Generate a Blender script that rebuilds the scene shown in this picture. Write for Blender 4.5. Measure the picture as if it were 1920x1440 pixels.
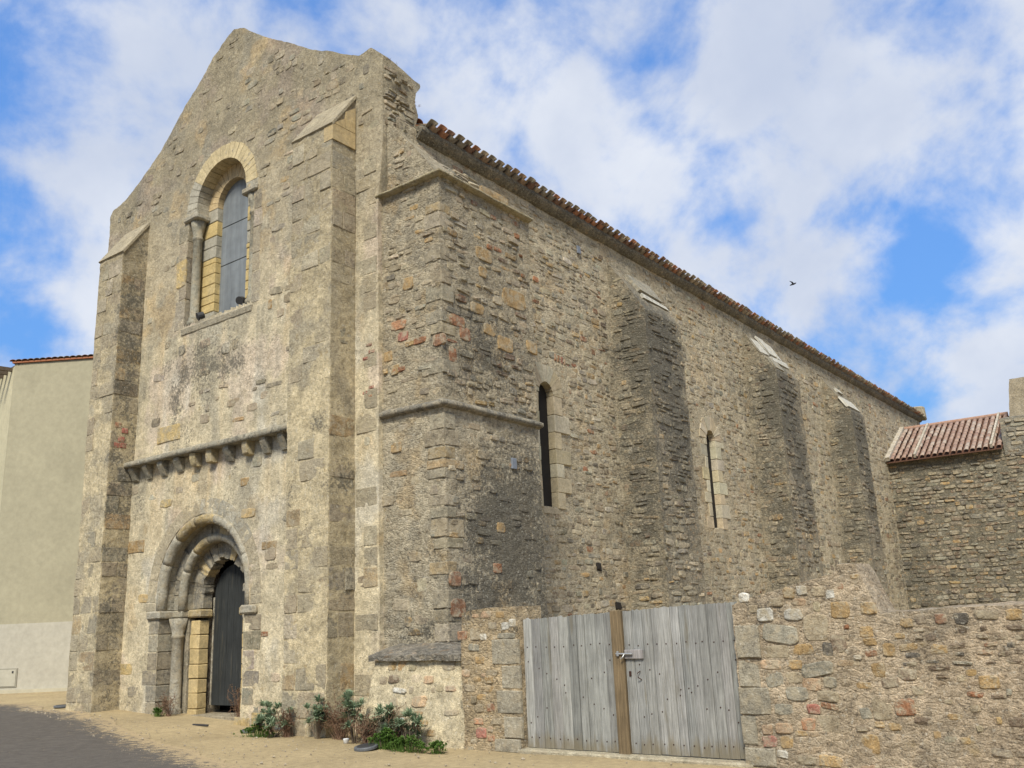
import bpy, math, random
import numpy as np
from mathutils import Matrix, Vector

for o in list(bpy.data.objects): bpy.data.objects.remove(o)
S = bpy.context.scene
COL = S.collection
R = math.radians
RNG = np.random.default_rng(7)
random.seed(7)

# ---------------------------------------------------------------- camera
EYE = np.array([0.0, 0.0, 1.65])
YAW, PITCH, ROLL, FPX = -0.6389073, 0.25545388, -0.0427723, 1705.26
fw = np.array([math.sin(YAW)*math.cos(PITCH), math.cos(YAW)*math.cos(PITCH), math.sin(PITCH)])
rt = np.array([math.cos(YAW), -math.sin(YAW), 0.0]); up = np.cross(rt, fw)
rt2 = rt*math.cos(ROLL)+up*math.sin(ROLL); up2 = -rt*math.sin(ROLL)+up*math.cos(ROLL)
cd = bpy.data.cameras.new('camera'); cam = bpy.data.objects.new('camera', cd); COL.objects.link(cam)
cam.matrix_world = Matrix(((rt2[0], up2[0], -fw[0], EYE[0]), (rt2[1], up2[1], -fw[1], EYE[1]), (rt2[2], up2[2], -fw[2], EYE[2]), (0, 0, 0, 1)))
cd.sensor_width = 36.0; cd.sensor_fit = 'HORIZONTAL'; cd.lens = FPX/1920*36.0
cd.clip_start = 0.1; cd.clip_end = 3000
S.camera = cam

# ---------------------------------------------------------------- sky, sun, exposure
SUN_AZ, SUN_EL = math.atan2(0.47, -0.88), R(47)          # towards the sun, measured from +Y to +X
W = bpy.data.worlds.new('World'); S.world = W; W.use_nodes = True
nt = W.node_tree; nt.nodes.clear()
def wn(t, **k):
    n = nt.nodes.new(t)
    for a, b in k.items():
        if a.startswith('i_'): n.inputs[a[2:]].default_value = b
        else: setattr(n, a, b)
    return n
def wmath(op, a, b=None, c=None, clamp=False):
    n = nt.nodes.new('ShaderNodeMath'); n.operation = op; n.use_clamp = clamp
    for i, v in enumerate((a, b, c)):
        if v is None: continue
        if isinstance(v, (int, float)): n.inputs[i].default_value = v
        else: nt.links.new(v, n.inputs[i])
    return n.outputs[0]
tc = wn('ShaderNodeTexCoord'); sep = wn('ShaderNodeSeparateXYZ'); vr = wn('ShaderNodeVectorRotate'); vr.rotation_type = 'Z_AXIS'; vr.inputs['Angle'].default_value = R(27); nt.links.new(tc.outputs['Generated'], vr.inputs['Vector']); nt.links.new(vr.outputs[0], sep.inputs[0])
zz = wmath('ADD', wmath('MAXIMUM', sep.outputs['Z'], 0.0), 0.85)
cx = wmath('DIVIDE', sep.outputs['X'], zz); cy = wmath('DIVIDE', sep.outputs['Y'], zz)
cmb = wn('ShaderNodeCombineXYZ'); nt.links.new(cx, cmb.inputs[0]); nt.links.new(cy, cmb.inputs[1]); cmb.inputs[2].default_value = CLOUD_SEED = 3.7
def wnoise(scale, detail, rough, dist=0.0, off=None):
    n = wn('ShaderNodeTexNoise'); n.inputs['Scale'].default_value = scale; n.inputs['Detail'].default_value = detail
    n.inputs['Roughness'].default_value = rough; n.inputs['Distortion'].default_value = dist
    src = cmb.outputs[0]
    if off:
        a = wn('ShaderNodeVectorMath'); a.operation = 'ADD'; a.inputs[1].default_value = off; nt.links.new(src, a.inputs[0]); src = a.outputs[0]
    nt.links.new(src, n.inputs['Vector']); return n.outputs['Fac']
def wrange(v, a, b, c=0.0, d=1.0):
    n = wn('ShaderNodeMapRange'); n.interpolation_type = 'SMOOTHSTEP'; n.clamp = True
    for i, x in zip(('From Min', 'From Max', 'To Min', 'To Max'), (a, b, c, d)): n.inputs[i].default_value = x
    nt.links.new(v, n.inputs['Value']); return n.outputs['Result']
big = wnoise(2.6, 3, 0.5, 0.2, (20.6, 9.2, 0.0))
puff = wnoise(9.0, 9, 0.55, 0.15, (9.3, -3.6, 0.0))
cov = wmath('ADD', wmath('MULTIPLY', puff, 0.95), wmath('MULTIPLY', big, 0.35))
cloud = wrange(cov, 0.52, 0.74, 0.04, 0.95)
shade = wrange(wnoise(4.6, 6, 0.55, 0.1, (5.0, 1.0, 2.0)), 0.3, 0.75)
sky = wn('ShaderNodeTexSky'); sky.sky_type = 'NISHITA'; sky.sun_disc = False
sky.sun_elevation = SUN_EL; sky.sun_rotation = SUN_AZ; sky.air_density = 0.9; sky.dust_density = 0.15; sky.ozone_density = 2.5
ccol = wn('ShaderNodeMixRGB'); nt.links.new(shade, ccol.inputs[0])
ccol.inputs[1].default_value = (2.05, 2.28, 2.78, 1); ccol.inputs[2].default_value = (3.0, 3.12, 3.34, 1)
SKY_A, SKY_B = 0.56, 0.43      # even out the very bright horizon of the sky model
tint = wn('ShaderNodeMixRGB'); tint.blend_type = 'MULTIPLY'; tint.inputs[0].default_value = 1.0; tint.inputs[2].default_value = (.54, .86, 1.14, 1); 
lum = wn('ShaderNodeRGBToBW'); nt.links.new(sky.outputs[0], lum.inputs[0]); den = wmath('DIVIDE', 1.0, wmath('ADD', wmath('MULTIPLY', lum.outputs[0], SKY_B), SKY_A))
scl = wn('ShaderNodeVectorMath'); scl.operation = 'SCALE'; nt.links.new(sky.outputs[0], scl.inputs[0]); nt.links.new(den, scl.inputs['Scale']); nt.links.new(scl.outputs[0], tint.inputs[1])
mx = wn('ShaderNodeMixRGB'); nt.links.new(cloud, mx.inputs[0]); nt.links.new(tint.outputs[0], mx.inputs[1]); nt.links.new(ccol.outputs[0], mx.inputs[2])
bg = wn('ShaderNodeBackground'); bg.inputs['Strength'].default_value = 0.15; nt.links.new(mx.outputs[0], bg.inputs['Color'])
wo = wn('ShaderNodeOutputWorld'); nt.links.new(bg.outputs[0], wo.inputs['Surface'])
sl = bpy.data.lights.new('sun', 'SUN'); sl.energy = 2.75; sl.angle = R(15); sl.color = (1.0, 0.955, 0.83)
sun = bpy.data.objects.new('sun', sl); COL.objects.link(sun)
sv = Vector((math.sin(SUN_AZ)*math.cos(SUN_EL), math.cos(SUN_AZ)*math.cos(SUN_EL), math.sin(SUN_EL)))
sun.rotation_euler = sv.to_track_quat('Z', 'Y').to_euler(); sun.location = (0, -20, 30)
vs = S.view_settings; vs.view_transform = 'Standard'; vs.look = 'None'; vs.gamma = 1.0; vs.exposure = 0.92; vs.use_curve_mapping = False
S.cycles.max_bounces = 5; S.cycles.diffuse_bounces = 3; S.cycles.glossy_bounces = 2; S.cycles.use_denoising = True

# ---------------------------------------------------------------- node helpers and materials
class NT:
    def __init__(s, name):
        s.m = bpy.data.materials.new(name); s.m.use_nodes = True; s.t = s.m.node_tree; s.t.nodes.clear()
        s.out = s.t.nodes.new('ShaderNodeOutputMaterial'); s.b = s.t.nodes.new('ShaderNodeBsdfPrincipled')
        s.t.links.new(s.b.outputs[0], s.out.inputs[0]); s.pos = s.n('ShaderNodeNewGeometry').outputs['Position']
        s.b.inputs['Roughness'].default_value = 0.93; s.b.inputs['Specular IOR Level'].default_value = 0.2
    def n(s, t): return s.t.nodes.new(t)
    def l(s, a, b): s.t.links.new(a, b)
    def put(s, sock, v):
        if isinstance(v, (int, float)): sock.default_value = v
        elif isinstance(v, tuple): sock.default_value = v if len(v) != 3 or sock.type == 'VECTOR' else (*v, 1)
        else: s.l(v, sock)
    def math(s, op, a, b=0.0, clamp=False):
        n = s.n('ShaderNodeMath'); n.operation = op; n.use_clamp = clamp; s.put(n.inputs[0], a); s.put(n.inputs[1], b); return n.outputs[0]
    def vec(s, scale, off=(0, 0, 0)):
        n = s.n('ShaderNodeMapping'); n.inputs['Scale'].default_value = scale; n.inputs['Location'].default_value = off; s.l(s.pos, n.inputs['Vector']); return n.outputs[0]
    def noise(s, scale, detail=4, rough=0.6, dist=0.0, vec=None, lo=0.3, hi=0.7, a=0.0, b=1.0):
        n = s.n('ShaderNodeTexNoise'); s.l(vec or s.pos, n.inputs['Vector'])
        n.inputs['Scale'].default_value = scale; n.inputs['Detail'].default_value = detail; n.inputs['Roughness'].default_value = rough; n.inputs['Distortion'].default_value = dist
        return s.rng(n.outputs['Fac'], lo, hi, a, b)
    def rng(s, v, lo, hi, a=0.0, b=1.0, smooth=False):
        r = s.n('ShaderNodeMapRange'); r.clamp = True
        if smooth: r.interpolation_type = 'SMOOTHSTEP'
        s.put(r.inputs['Value'], v)
        for k, x in zip(('From Min', 'From Max', 'To Min', 'To Max'), (lo, hi, a, b)): r.inputs[k].default_value = x
        return r.outputs['Result']
    def mix(s, f, a, b, mode='MIX'):
        n = s.n('ShaderNodeMixRGB'); n.blend_type = mode; s.put(n.inputs[0], f); s.put(n.inputs[1], a); s.put(n.inputs[2], b); return n.outputs[0]
    def mul(s, col, f):
        n = s.n('ShaderNodeVectorMath'); n.operation = 'SCALE'; s.put(n.inputs[0], col); s.put(n.inputs['Scale'], f); return n.outputs[0]
    def attr(s, name, out='Color'):
        n = s.n('ShaderNodeAttribute'); n.attribute_name = name; return n.outputs[out]
    def bump(s, h, strength=0.6, dist=0.02):
        n = s.n('ShaderNodeBump'); n.inputs['Strength'].default_value = strength; n.inputs['Distance'].default_value = dist
        s.l(h, n.inputs['Height']); s.l(n.outputs[0], s.b.inputs['Normal'])
    def base(s, c): s.put(s.b.inputs['Base Color'], c)

def masonry(name, pores=0.55, speck=0.5, lich=0.45, bump=0.8, contrast=1.0, streak=0.0, smear=0.0, cells=0.0):
    m = NT(name); c = m.attr('Col'); st = m.attr('stain', 'Fac')
    k = contrast; hc = None
    if cells:            # small packing stones too fine to build
        wv = m.n('ShaderNodeTexNoise'); wv.inputs['Scale'].default_value = 5.0; wv.inputs['Detail'].default_value = 3; m.l(m.pos, wv.inputs['Vector'])
        wa = m.n('ShaderNodeVectorMath'); wa.operation = 'MULTIPLY_ADD'; wa.inputs[1].default_value = (.10, .10, .07); m.l(wv.outputs['Color'], wa.inputs[0]); m.l(m.pos, wa.inputs[2])
        mp = m.n('ShaderNodeMapping'); mp.inputs['Scale'].default_value = (7.5, 7.5, 15); m.l(wa.outputs[0], mp.inputs['Vector'])
        vo = m.n('ShaderNodeTexVoronoi'); vo.inputs['Scale'].default_value = 1.0; m.l(mp.outputs[0], vo.inputs['Vector'])
        ve = m.n('ShaderNodeTexVoronoi'); ve.feature = 'DISTANCE_TO_EDGE'; ve.inputs['Scale'].default_value = 1.0; m.l(mp.outputs[0], ve.inputs['Vector'])
        hc = m.rng(ve.outputs['Distance'], .02, .16); sc = m.n('ShaderNodeSeparateColor'); m.l(vo.outputs['Color'], sc.inputs[0])
        cc = m.mix(m.rng(sc.outputs[0], 0, 1), (.17, .15, .115), (.40, .32, .21)); cc = m.mix(m.rng(sc.outputs[1], .86, .9, 0, .8), cc, (.32, .19, .085))
        c = m.mix(m.math('MULTIPLY', m.math('MULTIPLY', hc, cells), m.rng(sc.outputs[2], .25, .5)), c, cc)
    n1 = m.noise(2.6, 6, 0.62, a=1-.26*k, b=1+.24*k); n2 = m.noise(12, 6, 0.78, a=1-.38*k, b=1+.36*k); n3 = m.noise(70, 3, 0.7, a=1-.34*k, b=1+.34*k)
    c = m.mul(m.mul(m.mul(c, n1), n2), n3)
    if smear: c = m.mix(m.math('MULTIPLY', m.noise(6.5, 6, 0.7, 0.3, lo=.47, hi=.60), smear), c, (.385, .325, .225))
    if streak:
        sk = m.noise(1.0, 5, 0.6, vec=m.vec((5, 5, .35)), lo=.5, hi=.72); c = m.mix(m.math('MULTIPLY', sk, streak), c, (.12, .105, .08))
    g = m.math('MULTIPLY', m.noise(1.3, 6, 0.68, 0.4, lo=.5, hi=.66), lich); c = m.mix(g, c, (.205, .19, .152))
    y = m.math('MULTIPLY', m.noise(4.3, 6, 0.65, lo=.63, hi=.72), .5); c = m.mix(y, c, (.34, .245, .11))
    p = m.math('MULTIPLY', m.noise(16, 5, 0.78, vec=m.vec((1, 1, 1.6), (3, 7, 1)), lo=.43, hi=.34), pores); c = m.mix(p, c, (.075, .062, .045))
    s = m.math('ADD', st, m.noise(1.9, 6, 0.72, 0.3, lo=.25, hi=.75, a=-.55, b=.55))
    s2 = m.math('ADD', s, m.noise(15, 5, 0.8, a=-.6, b=.6))
    s3 = m.rng(s2, .40, .95, 0, .80, True); c = m.mix(m.math('MULTIPLY', s3, m.rng(st, 0, .12)), c, (.092, .085, .068))
    w = m.math('MULTIPLY', m.noise(21, 5, 0.8, lo=.57, hi=.66), speck); c = m.mix(w, c, (.62, .58, .48))
    m.base(c)
    h = m.math('ADD', m.math('MULTIPLY', n2, .9), m.math('ADD', m.math('MULTIPLY', n3, .35), m.math('MULTIPLY', p, -.5)))
    if hc: h = m.math('ADD', h, m.math('MULTIPLY', hc, .3))
    m.bump(h, bump, .028)
    return m.m
M = {}
M['render'] = masonry('lime_render', .6, .6, .3, .72, 1.05, .18)
M['rubble'] = masonry('rubble_mortar', .7, .5, .3, .9, 1.0, 0, 0, .55)
M['rough'] = masonry('rough_render', .75, .7, .35, 1.0, 1.15, .1, 0, .25)
M['stone'] = masonry('field_stone', .5, .45, .3, .65, 1.05, 0, .85)
M['ashlar'] = masonry('ashlar_stone', .5, .5, .3, .8, 1.05, 0, .8)
M['cut'] = masonry('cut_limestone', .25, .2, .25, .4, .7)

def simple(name, col, var=.2, scale=8, rough=.85, bump=.3, attr=False, spec=.25, metal=0.0):
    m = NT(name); c = m.attr('Col') if attr else col
    n1 = m.noise(scale, 6, .65, a=1-var, b=1+var); n2 = m.noise(scale*8, 3, .65, a=1-var*.7, b=1+var*.7)
    m.base(m.mul(m.mul(m.mix(0.0, c, c), n1), n2)); m.b.inputs['Roughness'].default_value = rough; m.b.inputs['Specular IOR Level'].default_value = spec; m.b.inputs['Metallic'].default_value = metal
    m.bump(m.math('ADD', n1, n2), bump, .01); return m.m
M['tile'] = simple('clay_tile', None, .28, 14, .9, .5, True)
M['lead'] = simple('pale_slab', (.42, .395, .33), .35, 10, .8, .3)
M['dark'] = simple('dark_void', (.02, .017, .014), .2, 5, .95, .1)
M['iron'] = simple('dark_iron', (.035, .034, .034), .3, 40, .6, .3, spec=.4)
M['rust'] = simple('rusty_nail', (.045, .022, .016), .3, 60, .8, .3)
M['steel'] = simple('galvanised_steel', (.42, .42, .41), .15, 60, .4, .2, metal=.7)
M['lampgrey'] = simple('lamp_housing', (.10, .105, .11), .2, 30, .5, .2, spec=.4)
M['white'] = simple('white_plastic', (.7, .69, .66), .1, 30, .5, .1)
M['plate'] = simple('blue_grey_plate', (.17, .185, .21), .15, 20, .5, .1)
M['bird'] = simple('bird_feather', (.03, .03, .035), .2, 30, .8, .1)
M['house'] = simple('painted_render', None, .09, .8, .9, .3, True)
M['timber_dark'] = simple('brown_timber', (.10, .075, .05), .25, 12, .8, .3)
M['twig'] = simple('dry_twig', (.16, .095, .06), .35, 30, .9, .2)
M['stem'] = simple('plant_stem', (.17, .13, .09), .3, 30, .9, .2)
def leafmat(name, a, b):
    m = NT(name); n = m.noise(9, 4, .6); m.base(m.mix(n, a, b)); m.b.inputs['Roughness'].default_value = .6
    t = m.n('ShaderNodeBsdfTranslucent'); m.put(t.inputs[0], m.mix(n, a, b)); mxs = m.n('ShaderNodeMixShader'); mxs.inputs[0].default_value = .25
    m.l(m.b.outputs[0], mxs.inputs[1]); m.l(t.outputs[0], mxs.inputs[2]); m.l(mxs.outputs[0], m.out.inputs[0]); return m.m
M['leaf_grey'] = leafmat('grey_green_leaf', (.16, .23, .13), (.31, .37, .24))
M['leaf_green'] = leafmat('fresh_green_leaf', (.07, .15, .025), (.14, .22, .05))
M['leaf_dry'] = leafmat('dry_brown_leaf', (.17, .10, .065), (.30, .21, .13))
def sandmat():
    m = NT('sandy_ground'); n1 = m.noise(.55, 8, .62); n2 = m.noise(9, 6, .7, a=.78, b=1.2); n3 = m.noise(110, 3, .7, a=.72, b=1.3)
    c = m.mix(n1, (.31, .24, .135), (.43, .335, .19)); c = m.mul(m.mul(c, n2), n3)
    d = m.noise(48, 3, .7, lo=.66, hi=.72); c = m.mix(m.math('MULTIPLY', d, .55), c, (.13, .10, .07))
    m.base(c); m.bump(m.math('ADD', n3, m.math('MULTIPLY', n2, 1.5)), .7, .012); return m.m
M['sand'] = sandmat()
def greygroundmat():
    m = NT('dark_grey_ground'); n2 = m.noise(6, 6, .7, a=.8, b=1.2); n3 = m.noise(150, 3, .7, a=.6, b=1.4); e = m.attr('edge', 'Fac')
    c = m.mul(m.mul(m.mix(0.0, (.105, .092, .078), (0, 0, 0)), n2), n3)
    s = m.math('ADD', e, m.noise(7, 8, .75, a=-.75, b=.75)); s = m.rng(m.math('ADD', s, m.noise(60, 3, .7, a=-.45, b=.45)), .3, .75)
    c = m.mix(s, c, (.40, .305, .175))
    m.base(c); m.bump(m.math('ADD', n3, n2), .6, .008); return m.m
M['grey_ground'] = greygroundmat()
def woodmat(name, attr=True, col=(.3, .3, .3), green=.3):
    m = NT(name); c = m.attr('Col') if attr else col
    g1 = m.noise(1, 8, .7, .3, vec=m.vec((55, 55, 1.6)), a=.6, b=1.35); g2 = m.noise(1, 5, .7, vec=m.vec((160, 160, 4)), a=.62, b=1.35); n1 = m.noise(3, 5, .6, a=.85, b=1.15)
    c = m.mul(m.mul(m.mul(m.mix(0.0, c, c), g1), g2), n1)
    k = m.noise(1, 6, .65, vec=m.vec((9, 9, .9), (2, 2, 2)), lo=.58, hi=.68); c = m.mix(m.math('MULTIPLY', k, green), c, (.13, .11, .07))
    sp = m.n('ShaderNodeSeparateXYZ'); m.l(m.pos, sp.inputs[0])
    if name == 'weathered_plank':      # damp brown foot of the boards
        f = m.math('ADD', m.rng(sp.outputs[2], .05, .32, 1, 0), m.noise(1, 5, .7, vec=m.vec((14, 14, 1.5)), a=-.5, b=.5)); c = m.mix(m.rng(f, .3, .9, 0, .65), c, (.17, .135, .075))
    m.base(c); m.bump(m.math('ADD', g1, g2), .7, .004); m.b.inputs['Roughness'].default_value = .85; return m.m
M['plank'] = woodmat('weathered_plank', green=.6)
M['post'] = woodmat('brown_post', False, (.165, .12, .068), .3)
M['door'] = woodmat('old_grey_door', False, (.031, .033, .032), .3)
def boardmat():
    m = NT('grey_window_board'); g = m.noise(1, 6, .6, vec=m.vec((8, 8, .6)), a=.78, b=1.2); n = m.noise(5, 5, .6, a=.88, b=1.12)
    m.base(m.mul(m.mul(m.mix(0.0, (.165, .178, .185), (0, 0, 0)), g), n)); m.b.inputs['Roughness'].default_value = .6; m.bump(g, .2, .01); return m.m
M['board'] = boardmat()

# ---------------------------------------------------------------- numpy noise
def _h(i, j, k, s):
    n = (i*374761393 + j*668265263 + k*2147483647 + s*1274126177) & 0xffffffff
    n = ((n ^ (n >> 13))*1274126177) & 0xffffffff
    n = ((n ^ (n >> 15))*2246822519) & 0xffffffff
    return ((n ^ (n >> 16)) & 0xffff)/65535.0
def vnoise(P, s):
    I = np.floor(P).astype(np.int64); F = P-I; F = F*F*(3-2*F)
    i, j, k = I[:, 0], I[:, 1], I[:, 2]; x, y, z = F[:, 0], F[:, 1], F[:, 2]
    def L(a, b, t): return a+(b-a)*t
    return L(L(L(_h(i, j, k, s), _h(i+1, j, k, s), x), L(_h(i, j+1, k, s), _h(i+1, j+1, k, s), x), y),
             L(L(_h(i, j, k+1, s), _h(i+1, j, k+1, s), x), L(_h(i, j+1, k+1, s), _h(i+1, j+1, k+1, s), x), y), z)
def fbm(P, sc, s, o=4, g=.55):
    P = np.asarray(P, float); r = np.zeros(len(P)); a = 1.0; t = 0
    for q in range(o): r += a*vnoise(P/sc*(2**q)+17.3*q, s+q*31); t += a; a *= g
    return r/t
def disp(P, amp=1.0):
    D = np.empty_like(P)
    for c in range(3):
        D[:, c] = (fbm(P, .9, 5+c*7, 2)-.5)*.045 + (fbm(P*np.array([1, 1, 1.6]), .17, 50+c*7, 3, .62)-.5)*.040
    return D*amp
def sst(x, a, b):
    t = np.clip((x-a)/(b-a), 0, 1); return t*t*(3-2*t)

# ---------------------------------------------------------------- mesh helpers
def setattrs(me, col=None, stain=None, extra=None):
    n = len(me.vertices)
    if col is not None:
        a = me.color_attributes.new('Col', 'FLOAT_COLOR', 'POINT'); c = np.ones((n, 4), np.float32); c[:, :3] = col; a.data.foreach_set('color', c.ravel())
    if stain is not None:
        a = me.attributes.new('stain', 'FLOAT', 'POINT'); v = np.zeros(n, np.float32); v[:] = stain; a.data.foreach_set('value', v)
    if extra is not None:
        a = me.attributes.new(extra[0], 'FLOAT', 'POINT'); a.data.foreach_set('value', np.asarray(extra[1], np.float32))
def mesh(name, V, F, mat, col=None, stain=None, smooth=False, extra=None):
    me = bpy.data.meshes.new(name); V = np.asarray(V, np.float32)
    if isinstance(F, np.ndarray):
        me.vertices.add(len(V)); me.vertices.foreach_set('co', V.ravel()); k = F.shape[1]
        me.loops.add(F.size); me.loops.foreach_set('vertex_index', F.astype(np.int32).ravel())
        me.polygons.add(len(F)); me.polygons.foreach_set('loop_start', np.arange(0, F.size, k, dtype=np.int32)); me.polygons.foreach_set('loop_total', np.full(len(F), k, np.int32)); me.update(calc_edges=True)
    else: me.from_pydata(V.tolist(), [], F)
    if smooth: me.polygons.foreach_set('use_smooth', np.ones(len(me.polygons), bool))
    setattrs(me, col, stain, extra); me.materials.append(M[mat] if isinstance(mat, str) else mat); me.validate(); return me
def link(name, me, parent=None):
    o = bpy.data.objects.new(name, me); COL.objects.link(o)
    if parent is not None:
        o.parent = parent; p = parent
        base = Vector((0, 0, 0))
        while p is not None: base += Vector(p.location); p = p.parent
        o.matrix_parent_inverse = Matrix.Translation(-base) if parent.parent is None else Matrix()
    return o
def thing(name, label, cat, loc, group=None):
    e = bpy.data.objects.new(name, None); COL.objects.link(e); e.location = loc; e.empty_display_size = .3
    e['label'] = label; e['category'] = cat
    if group: e['group'] = group
    return e
def tag(o, label, cat, group=None):
    o['label'] = label; o['category'] = cat
    if group: o['group'] = group
    return o

class Acc:
    """collects grids and boxes for one mesh"""
    def __init__(s): s.V = []; s.F = []; s.C = []; s.n = 0
    def grid(s, G, keep=None):
        nv, nu = G.shape[:2]; idx = np.arange(nv*nu).reshape(nv, nu)
        q = np.stack([idx[:-1, :-1], idx[:-1, 1:], idx[1:, 1:], idx[1:, :-1]], -1).reshape(-1, 4)
        if keep is not None: q = q[keep.ravel()]
        s.V.append(G.reshape(-1, 3)); s.F.append(q+s.n); s.n += nv*nu
    def plane(s, o, u, v, nu, nv, keep=None):
        """o + a*u + b*v, a,b in 0..1; keep(P)->bool on cell centres"""
        a = np.linspace(0, 1, nu+1) if np.isscalar(nu) else np.asarray(nu); b = np.linspace(0, 1, nv+1) if np.isscalar(nv) else np.asarray(nv)
        o, u, v = map(lambda t: np.asarray(t, float), (o, u, v))
        G = o+a[None, :, None]*u+b[:, None, None]*v
        k = None
        if keep is not None: cc = (G[:-1, :-1]+G[1:, 1:])/2; k = keep(cc.reshape(-1, 3)).reshape(cc.shape[:2])
        s.grid(G, k)
    def quad(s, p00, p10, p11, p01, step=.05):
        p = [np.asarray(t, float) for t in (p00, p10, p11, p01)]
        nu = max(1, int(max(np.linalg.norm(p[1]-p[0]), np.linalg.norm(p[2]-p[3]))/step)); nv = max(1, int(max(np.linalg.norm(p[3]-p[0]), np.linalg.norm(p[2]-p[1]))/step))
        a = np.linspace(0, 1, nu+1)[None, :, None]; b = np.linspace(0, 1, nv+1)[:, None, None]
        s.grid((p[0]*(1-a)+p[1]*a)*(1-b)+(p[3]*(1-a)+p[2]*a)*b)
    def done(s, name, mat, parent=None, amp=1.0, colf=None, stainf=None, smooth=True):
        V = np.concatenate(s.V); F = np.concatenate(s.F)
        # weld used verts only
        used = np.unique(F); mp = np.full(len(V), -1); mp[used] = np.arange(len(used)); V = V[used]; F = mp[F]
        C = colf(V) if colf else None; st = stainf(V) if stainf else np.zeros(len(V))
        V2 = V+disp(V, amp) if amp else V
        return link(name, mesh(name, V2, F, mat, C, st, smooth), parent)

CUBE_F = [(0, 1, 3, 2), (4, 6, 7, 5), (0, 4, 5, 1), (2, 3, 7, 6), (0, 2, 6, 4), (1, 5, 7, 3)]
def boxv(x0, x1, y0, y1, z0, z1): return np.array([(x, y, z) for x in (x0, x1) for y in (y0, y1) for z in (z0, z1)], float)
def bevbox(x0, x1, y0, y1, z0, z1, b=.01, jit=0.0):
    """box with chamfered edges: 24 verts"""
    V = []; ix = {}
    for i, x in enumerate((x0, x1)):
        for j, y in enumerate((y0, y1)):
            for k, z in enumerate((z0, z1)):
                sx, sy, sz = (1, -1)[i]*b, (1, -1)[j]*b, (1, -1)[k]*b
                jx, jy, jz = RNG.normal(0, jit, 3) if jit else (0, 0, 0)
                ix[i, j, k] = len(V); V += [(x+jx, y+sy+jy, z+sz+jz), (x+sx+jx, y+jy, z+sz+jz), (x+sx+jx, y+sy+jy, z+jz)]
    F = []
    def f(ax, side):
        c = [(0, 0), (1, 0), (1, 1), (0, 1)]; r = []
        for a, b_ in c:
            key = [0, 0, 0]; key[ax] = side; o = [t for t in range(3) if t != ax]; key[o[0]] = a; key[o[1]] = b_; r.append(ix[tuple(key)]+ax)
        F.append(tuple(r) if (side ^ (ax == 1)) else tuple(r[::-1]))
    for ax in range(3):
        for sd in (0, 1): f(ax, sd)
    for ax in range(3):          # edges parallel to ax
        o = [t for t in range(3) if t != ax]
        for a in (0, 1):
            for b_ in (0, 1):
                k0 = [0, 0, 0]; k0[o[0]] = a; k0[o[1]] = b_; k1 = list(k0); k1[ax] = 1
                F.append((ix[tuple(k0)]+o[0], ix[tuple(k1)]+o[0], ix[tuple(k1)]+o[1], ix[tuple(k0)]+o[1]))
    for key, i in ix.items(): F.append((i, i+1, i+2))
    return np.array(V), F
def block(name, parent, x0, x1, y0, y1, z0, z1, mat, col, b=.012, jit=.004, stain=0.0, amp=.25):
    V, F = bevbox(x0, x1, y0, y1, z0, z1, b, jit); V = V+disp(V, amp) if amp else V
    return link(name, mesh(name, V, F, mat, col, stain), parent)
def tube(pts, rad, n=8, cap=True):
    pts = np.asarray(pts, float); V = []; F = []; k = len(pts)
    rad = np.broadcast_to(rad, (k,))
    for i in range(k):
        d = pts[min(i+1, k-1)]-pts[max(i-1, 0)]; d = d/ (np.linalg.norm(d)+1e-9)
        a = np.cross(d, (0, 0, 1) if abs(d[2]) < .9 else (1, 0, 0)); a /= np.linalg.norm(a); b = np.cross(d, a)
        for j in range(n): t = 2*math.pi*j/n; V.append(pts[i]+rad[i]*(a*math.cos(t)+b*math.sin(t)))
    for i in range(k-1):
        for j in range(n): F.append((i*n+j, i*n+(j+1) % n, (i+1)*n+(j+1) % n, (i+1)*n+j))
    if cap: F.append(tuple(range(n))[::-1]); F.append(tuple(range((k-1)*n, k*n)))
    return V, F
def lathe(prof, c, n=16):
    V = []; F = []
    for r, z in prof:
        for j in range(n): t = 2*math.pi*j/n; V.append((c[0]+r*math.cos(t), c[1]+r*math.sin(t), c[2]+z))
    for i in range(len(prof)-1):
        for j in range(n): F.append((i*n+j, i*n+(j+1) % n, (i+1)*n+(j+1) % n, (i+1)*n+j))
    F.append(tuple(range(n))[::-1]); F.append(tuple(range((len(prof)-1)*n, len(prof)*n)))
    return np.array(V), F

# ---------------------------------------------------------------- palettes (linear albedo)
PAL = dict(b=(.36, .32, .24), g=(.25, .228, .175), s=(.31, .25, .165), o=(.35, .235, .11), k=(.12, .105, .085), d=(.17, .125, .085), r=(.26, .125, .065),
           w=(.52, .49, .42), p=(.42, .29, .18), R=(.31, .125, .09), P=(.38, .20, .11), y=(.50, .37, .17), x=(.26, .22, .155), m=(.36, .30, .205))
def pick(keys, wts, var=.16):
    k = RNG.choice(list(keys), p=np.array(wts)/sum(wts)); c = np.array(PAL[k]); return np.clip(c*(1+RNG.normal(0, var))*(1+RNG.normal(0, .018, 3)), .02, .6)

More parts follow.
